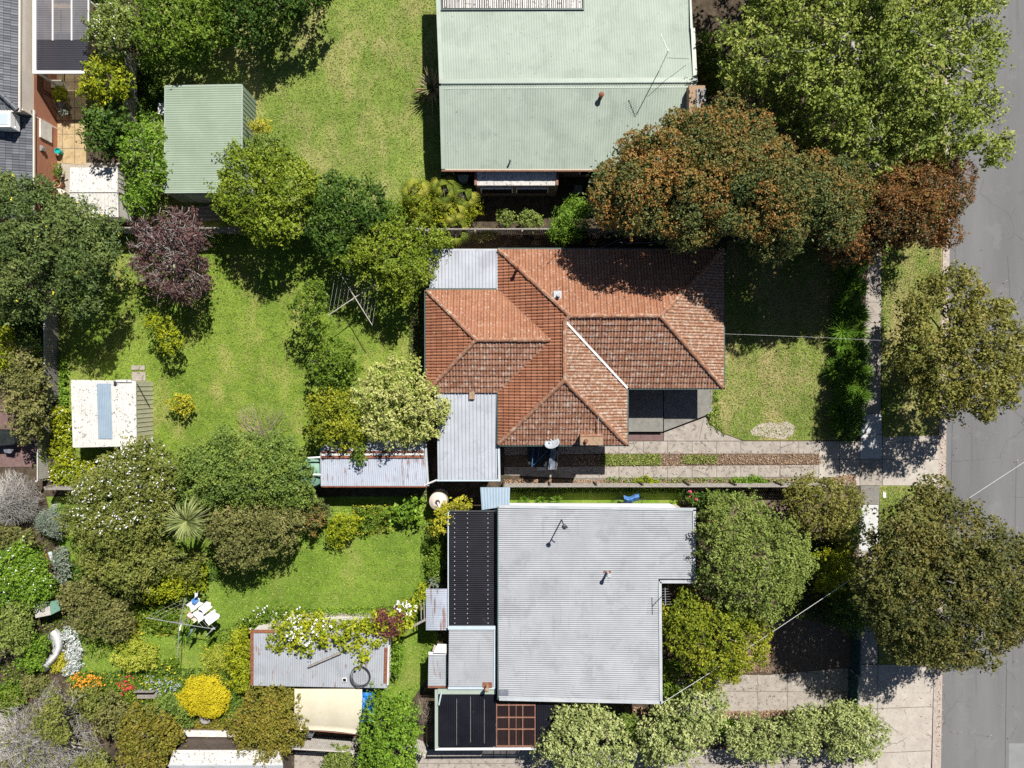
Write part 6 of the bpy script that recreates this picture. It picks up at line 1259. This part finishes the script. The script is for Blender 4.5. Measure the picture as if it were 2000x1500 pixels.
shrub('bright_green_shrub', 'vivid green fine leaved shrub over the northern fence', 'shrub', [1062,450,1085,415,1110,395,1160,392,1165,415,1150,445,1130,470,1095,476,1070,465], .3, 2.6, 'green', clump=.33, size=.11, aspect=.35, dens=1.2)
shrub('pale_green_shrub', 'pale green low shrub left of the vivid shrub by the fence', 'shrub', [1005,440,1020,415,1055,418,1065,440,1040,448], .2, 1.8, 'greygreen')
shrub('sparse_shrub', 'thin grey green plant in the shade right of the fan palms', 'shrub', [968,430,980,408,1000,412,1008,430,990,440], .2, 1.6, 'greygreen', dens=.7)
shrub('mixed_shrubs', 'mixed reddish and green shrubs between green roof and lime tree', 'shrub', [1358,85,1385,60,1410,100,1408,160,1390,195,1372,150,1362,120], .1, 2.2, 'mid', clump=.35)
shrub('reddish_shrub', 'reddish leaved shrub against the gable end of the green roofed house', 'shrub', [1358,100,1372,98,1376,150,1362,158], .1, 1.5, 'russet', clump=.2)
# agapanthus hedge on the street boundary: separate clumps
AG = 'strappy leaved clumps along the front boundary'
ag = [(1668, 500), (1660, 530), (1672, 560), (1655, 588), (1668, 615), (1650, 640), (1675, 650), (1652, 672), (1668, 692), (1648, 715), (1672, 728), (1655, 752), (1674, 772), (1652, 795), (1668, 815), (1655, 838)]
for i, (x, y) in enumerate(ag):
    strappy('strap_leaf_plant', 'arching green strap leaved clump in the row between front lawn and footpath', 'plant', x, y, 210, 1.0, .055, 'strap', z=.55, droop=.6, rise=.6, group=AG, heads=2, spreadpx=7)
shrub('boundary_shrub', 'dark leafy shrub filling the shaded end of the front boundary row', 'shrub', [1640,800,1672,780,1682,850,1660,862,1630,850], .0, 1.5, 'deep', clump=.3)
for x, lb in ((1022, 'strap leaved clump beside the silver roof, nearest the blue awning'), (1056, 'strap leaved clump beside the silver roof, middle of three'), (1086, 'strap leaved clump beside the silver roof, farthest from the awning')):
    strappy('strap_leaf_plant', lb, 'plant', x, 977, 70, .5, .05, 'strap', z=.3, droop=.3, rise=.35, group='three strap leaved clumps')
strappy('spiky_plant', 'dark green spiky plant at the paling fence by the grey green tree', 'plant', 1432, 972, 90, .75, .05, 'deep', z=.8, droop=.4, rise=.5)
shrub('green_shrub', 'dense dark shrub above the grey green tree by the fence', 'shrub', [1365,985,1390,960,1415,962,1430,985,1400,1000], .2, 1.6, 'hedge_green')
shrub('green_shrub', 'leafy weeds along the bottom fence of the driveway, left patch', 'plants', [1238,935,1262,930,1290,940,1290,946,1240,946], .0, .3, 'yellowgreen', clump=.12, size=.08)
shrub('green_shrub', 'leafy weeds along the bottom fence of the driveway, right patch', 'plants', [1430,936,1480,930,1500,940,1498,946,1430,946], .0, .4, 'green', clump=.12, size=.08)
plant('street_sapling', 'small shaded tree between the two street trees by the crossover', 'tree', [1752,760,1790,770,1812,800,1795,850,1760,850,1745,800], 1.2, 3.0, 'olive', size=.12, clump=.3, dens=.5, trunk=(1762, 810)) if False else None
# left edge
shrub('yellow_green_shrub', 'yellow green bush at the left edge above the brown shrubs', 'shrub', [-20,650,15,640,34,675,25,720,-20,735], .2, 2.4, 'yellowgreen', clump=.35)
plant('dusty_tree', 'dusty brown olive tree at the left edge beside the white shed roof', 'tree', [20,700,50,680,85,700,92,760,88,820,72,862,40,868,20,830,5,780,10,730], .6, 3.4, 'brownish', size=.12, clump=.42, dens=1.1, trunk=(50, 770), jitter=.25)
shrub('grey_green_shrub', 'grey green shrub between feathery tree and paling fence', 'shrub', [45,665,75,655,80,700,55,705], .2, 2.0, 'greygreen', clump=.28)
shrub('low_hedge', 'small green hedge at the left fence behind the brown tree', 'shrub', [72,860,84,850,84,905,72,905], .0, 1.0, 'mid', clump=.2)

# ================================================================ STUFF: grass, litter, weeds
def scatter(name, label, polys, n, size, leaf, z=.01, flat=False, toneoff=0, h=.06, seed=1, aspect=.5):
    g = np.random.default_rng(seed); ps = []
    for p, w in polys:
        q = sample_poly(np.array(p, float).reshape(-1, 2), int(n * w), g); ps.append(q)
    q = np.concatenate(ps); m = len(q); w = px2w(q, np.zeros(m)); w[:, 2] = z + g.random(m) * h
    if flat: nr = norm(g.normal(size=(m, 3)) * .35 + np.array([0, 0, 1.]))
    else: nr = norm(g.normal(size=(m, 3)) * .8 + np.array([0, 0, .5]))
    o = leafmesh(name, w, nr, size * g.uniform(.6, 1.5, m), g.random(m) + toneoff, 'leaf_' + leaf, None, aspect, g); tag(o, label, 'ground cover', kind='stuff')
L_BACK = [112,452,838,452,832,560,800,640,800,700,835,950,118,950]; L_N = [420,-60,862,-60,862,440,330,440,275,430,280,130]; L_F = [1395,475,1640,475,1645,700,1630,855,1560,858,1452,858,1412,845,1390,820,1394,760]
L_S = [130,975,870,975,845,1300,770,1410,690,1340,480,1430,150,1330,160,1200]
scatter('grass', 'short grass blades growing over the lawns and verges', [(L_BACK, .36), (L_N, .27), (L_F, .12), (L_S, .30), ([1722,480,1838,480,1834,850,1724,852], .06), ([1719,950,1830,950,1822,1296,1716,1296], .06)], 190000, .085, 'grass', .015, h=.045, aspect=.35)
scatter('fallen_leaves', 'dry fallen leaves scattered over driveway edges and beds', [([1120,889,1600,887,1610,906,1120,909], .13), ([1120,882,1600,880,1610,914,1120,916], .05), ([985,936,1120,936,1600,933,1600,946,985,946], .24), ([1440,1300,1500,1235,1520,1240,1500,1310,1440,1318], .1), ([1395,1388,1660,1384,1660,1398,1395,1402], .14), ([1220,1380,1262,1380,1262,1410,1220,1410], .06), ([1395,480,1650,480,1650,855,1395,800], .08), ([1600,935,1670,925,1672,946,1600,946], .06), ([1725,480,1838,480,1834,850,1724,852], .05), ([1836,480,1850,480,1840,1480,1826,1480], .05), ([1850,480,1990,480,1990,1490,1842,1490], .004), ([1680,480,1722,480,1722,1300,1676,1300], .015), ([1676,1300,1824,1300,1818,1500,1664,1500], .004), ([1300,1320,1660,1310,1660,1384,1300,1392], .02)], 15000, .075, 'litter', .045, True, seed=2, h=.03, aspect=.6)
scatter('weeds', 'green weeds sprouting between the driveway strips', [([1176,887,1290,887,1290,908,1176,909], .75), ([1330,888,1400,888,1400,905,1330,905], .25)], 4200, .09, 'grass', .03, seed=3, h=.10)
scatter('garden_undergrowth', 'low leafy undergrowth covering garden beds', [([985,952,1330,952,1330,962,985,962], .1), ([130,1090,430,1100,430,1130,250,1190,130,1190], .3), ([0,560,110,600,110,700,0,660], .15), ([1500,1040,1670,1060,1670,1230,1520,1200], .25), ([250,120,320,150,320,230,270,240], .15), ([150,1310,480,1300,480,1430,150,1360], .25)], 26000, .13, 'deep', .02, seed=4, h=.22)

for nm_, lb_, pl_, sd_, n_, pal_ in (('border_weeds', 'ragged green weeds and grass along fences and walls', [([108,450,835,450,835,470,108,470], .12), ([110,470,124,470,130,940,110,940], .1), ([865,333,925,333,925,440,865,440], .06), ([856,18,868,18,872,330,858,330], .06), ([1384,760,1400,760,1415,850,1380,830], .03), ([1640,480,1655,480,1660,860,1640,860], .06), ([1720,480,1728,480,1728,852,1720,852], .04), ([820,960,880,960,870,1345,828,1345], .14), ([985,948,1330,948,1330,956,985,956], .05), ([1180,930,1600,934,1600,947,1180,947], .08), ([255,110,330,110,330,165,275,260,255,260], .08), ([600,1186,780,1180,780,1200,600,1200], .06), ([800,560,838,560,838,720,800,720], .06)], 11, 15000, 'green'),
      ('garden_herbs', 'mixed low plants filling the cottage garden beds', [([0,1030,110,1030,120,1240,0,1240], .2), ([100,1120,260,1180,262,1250,190,1290,110,1230], .2), ([140,1310,300,1320,300,1400,140,1400], .2), ([400,1240,490,1200,490,1350,440,1345], .15), ([0,1290,100,1300,100,1360,0,1360], .1), ([350,1400,470,1400,460,1440,340,1440], .15)], 12, 12000, 'mid'),
      ('garden_blooms', 'scattered pale and yellow plants in the cottage garden', [([140,1310,360,1320,360,1370,140,1370], .35), ([255,1180,350,1180,350,1240,255,1240], .25), ([690,985,780,985,770,1040,690,1045], .2), ([390,1260,450,1250,450,1330,400,1330], .2)], 13, 2600, 'gold')):
    scatter(nm_, lb_, pl_, n_, .11, pal_, .02, seed=sd_, h=.28)
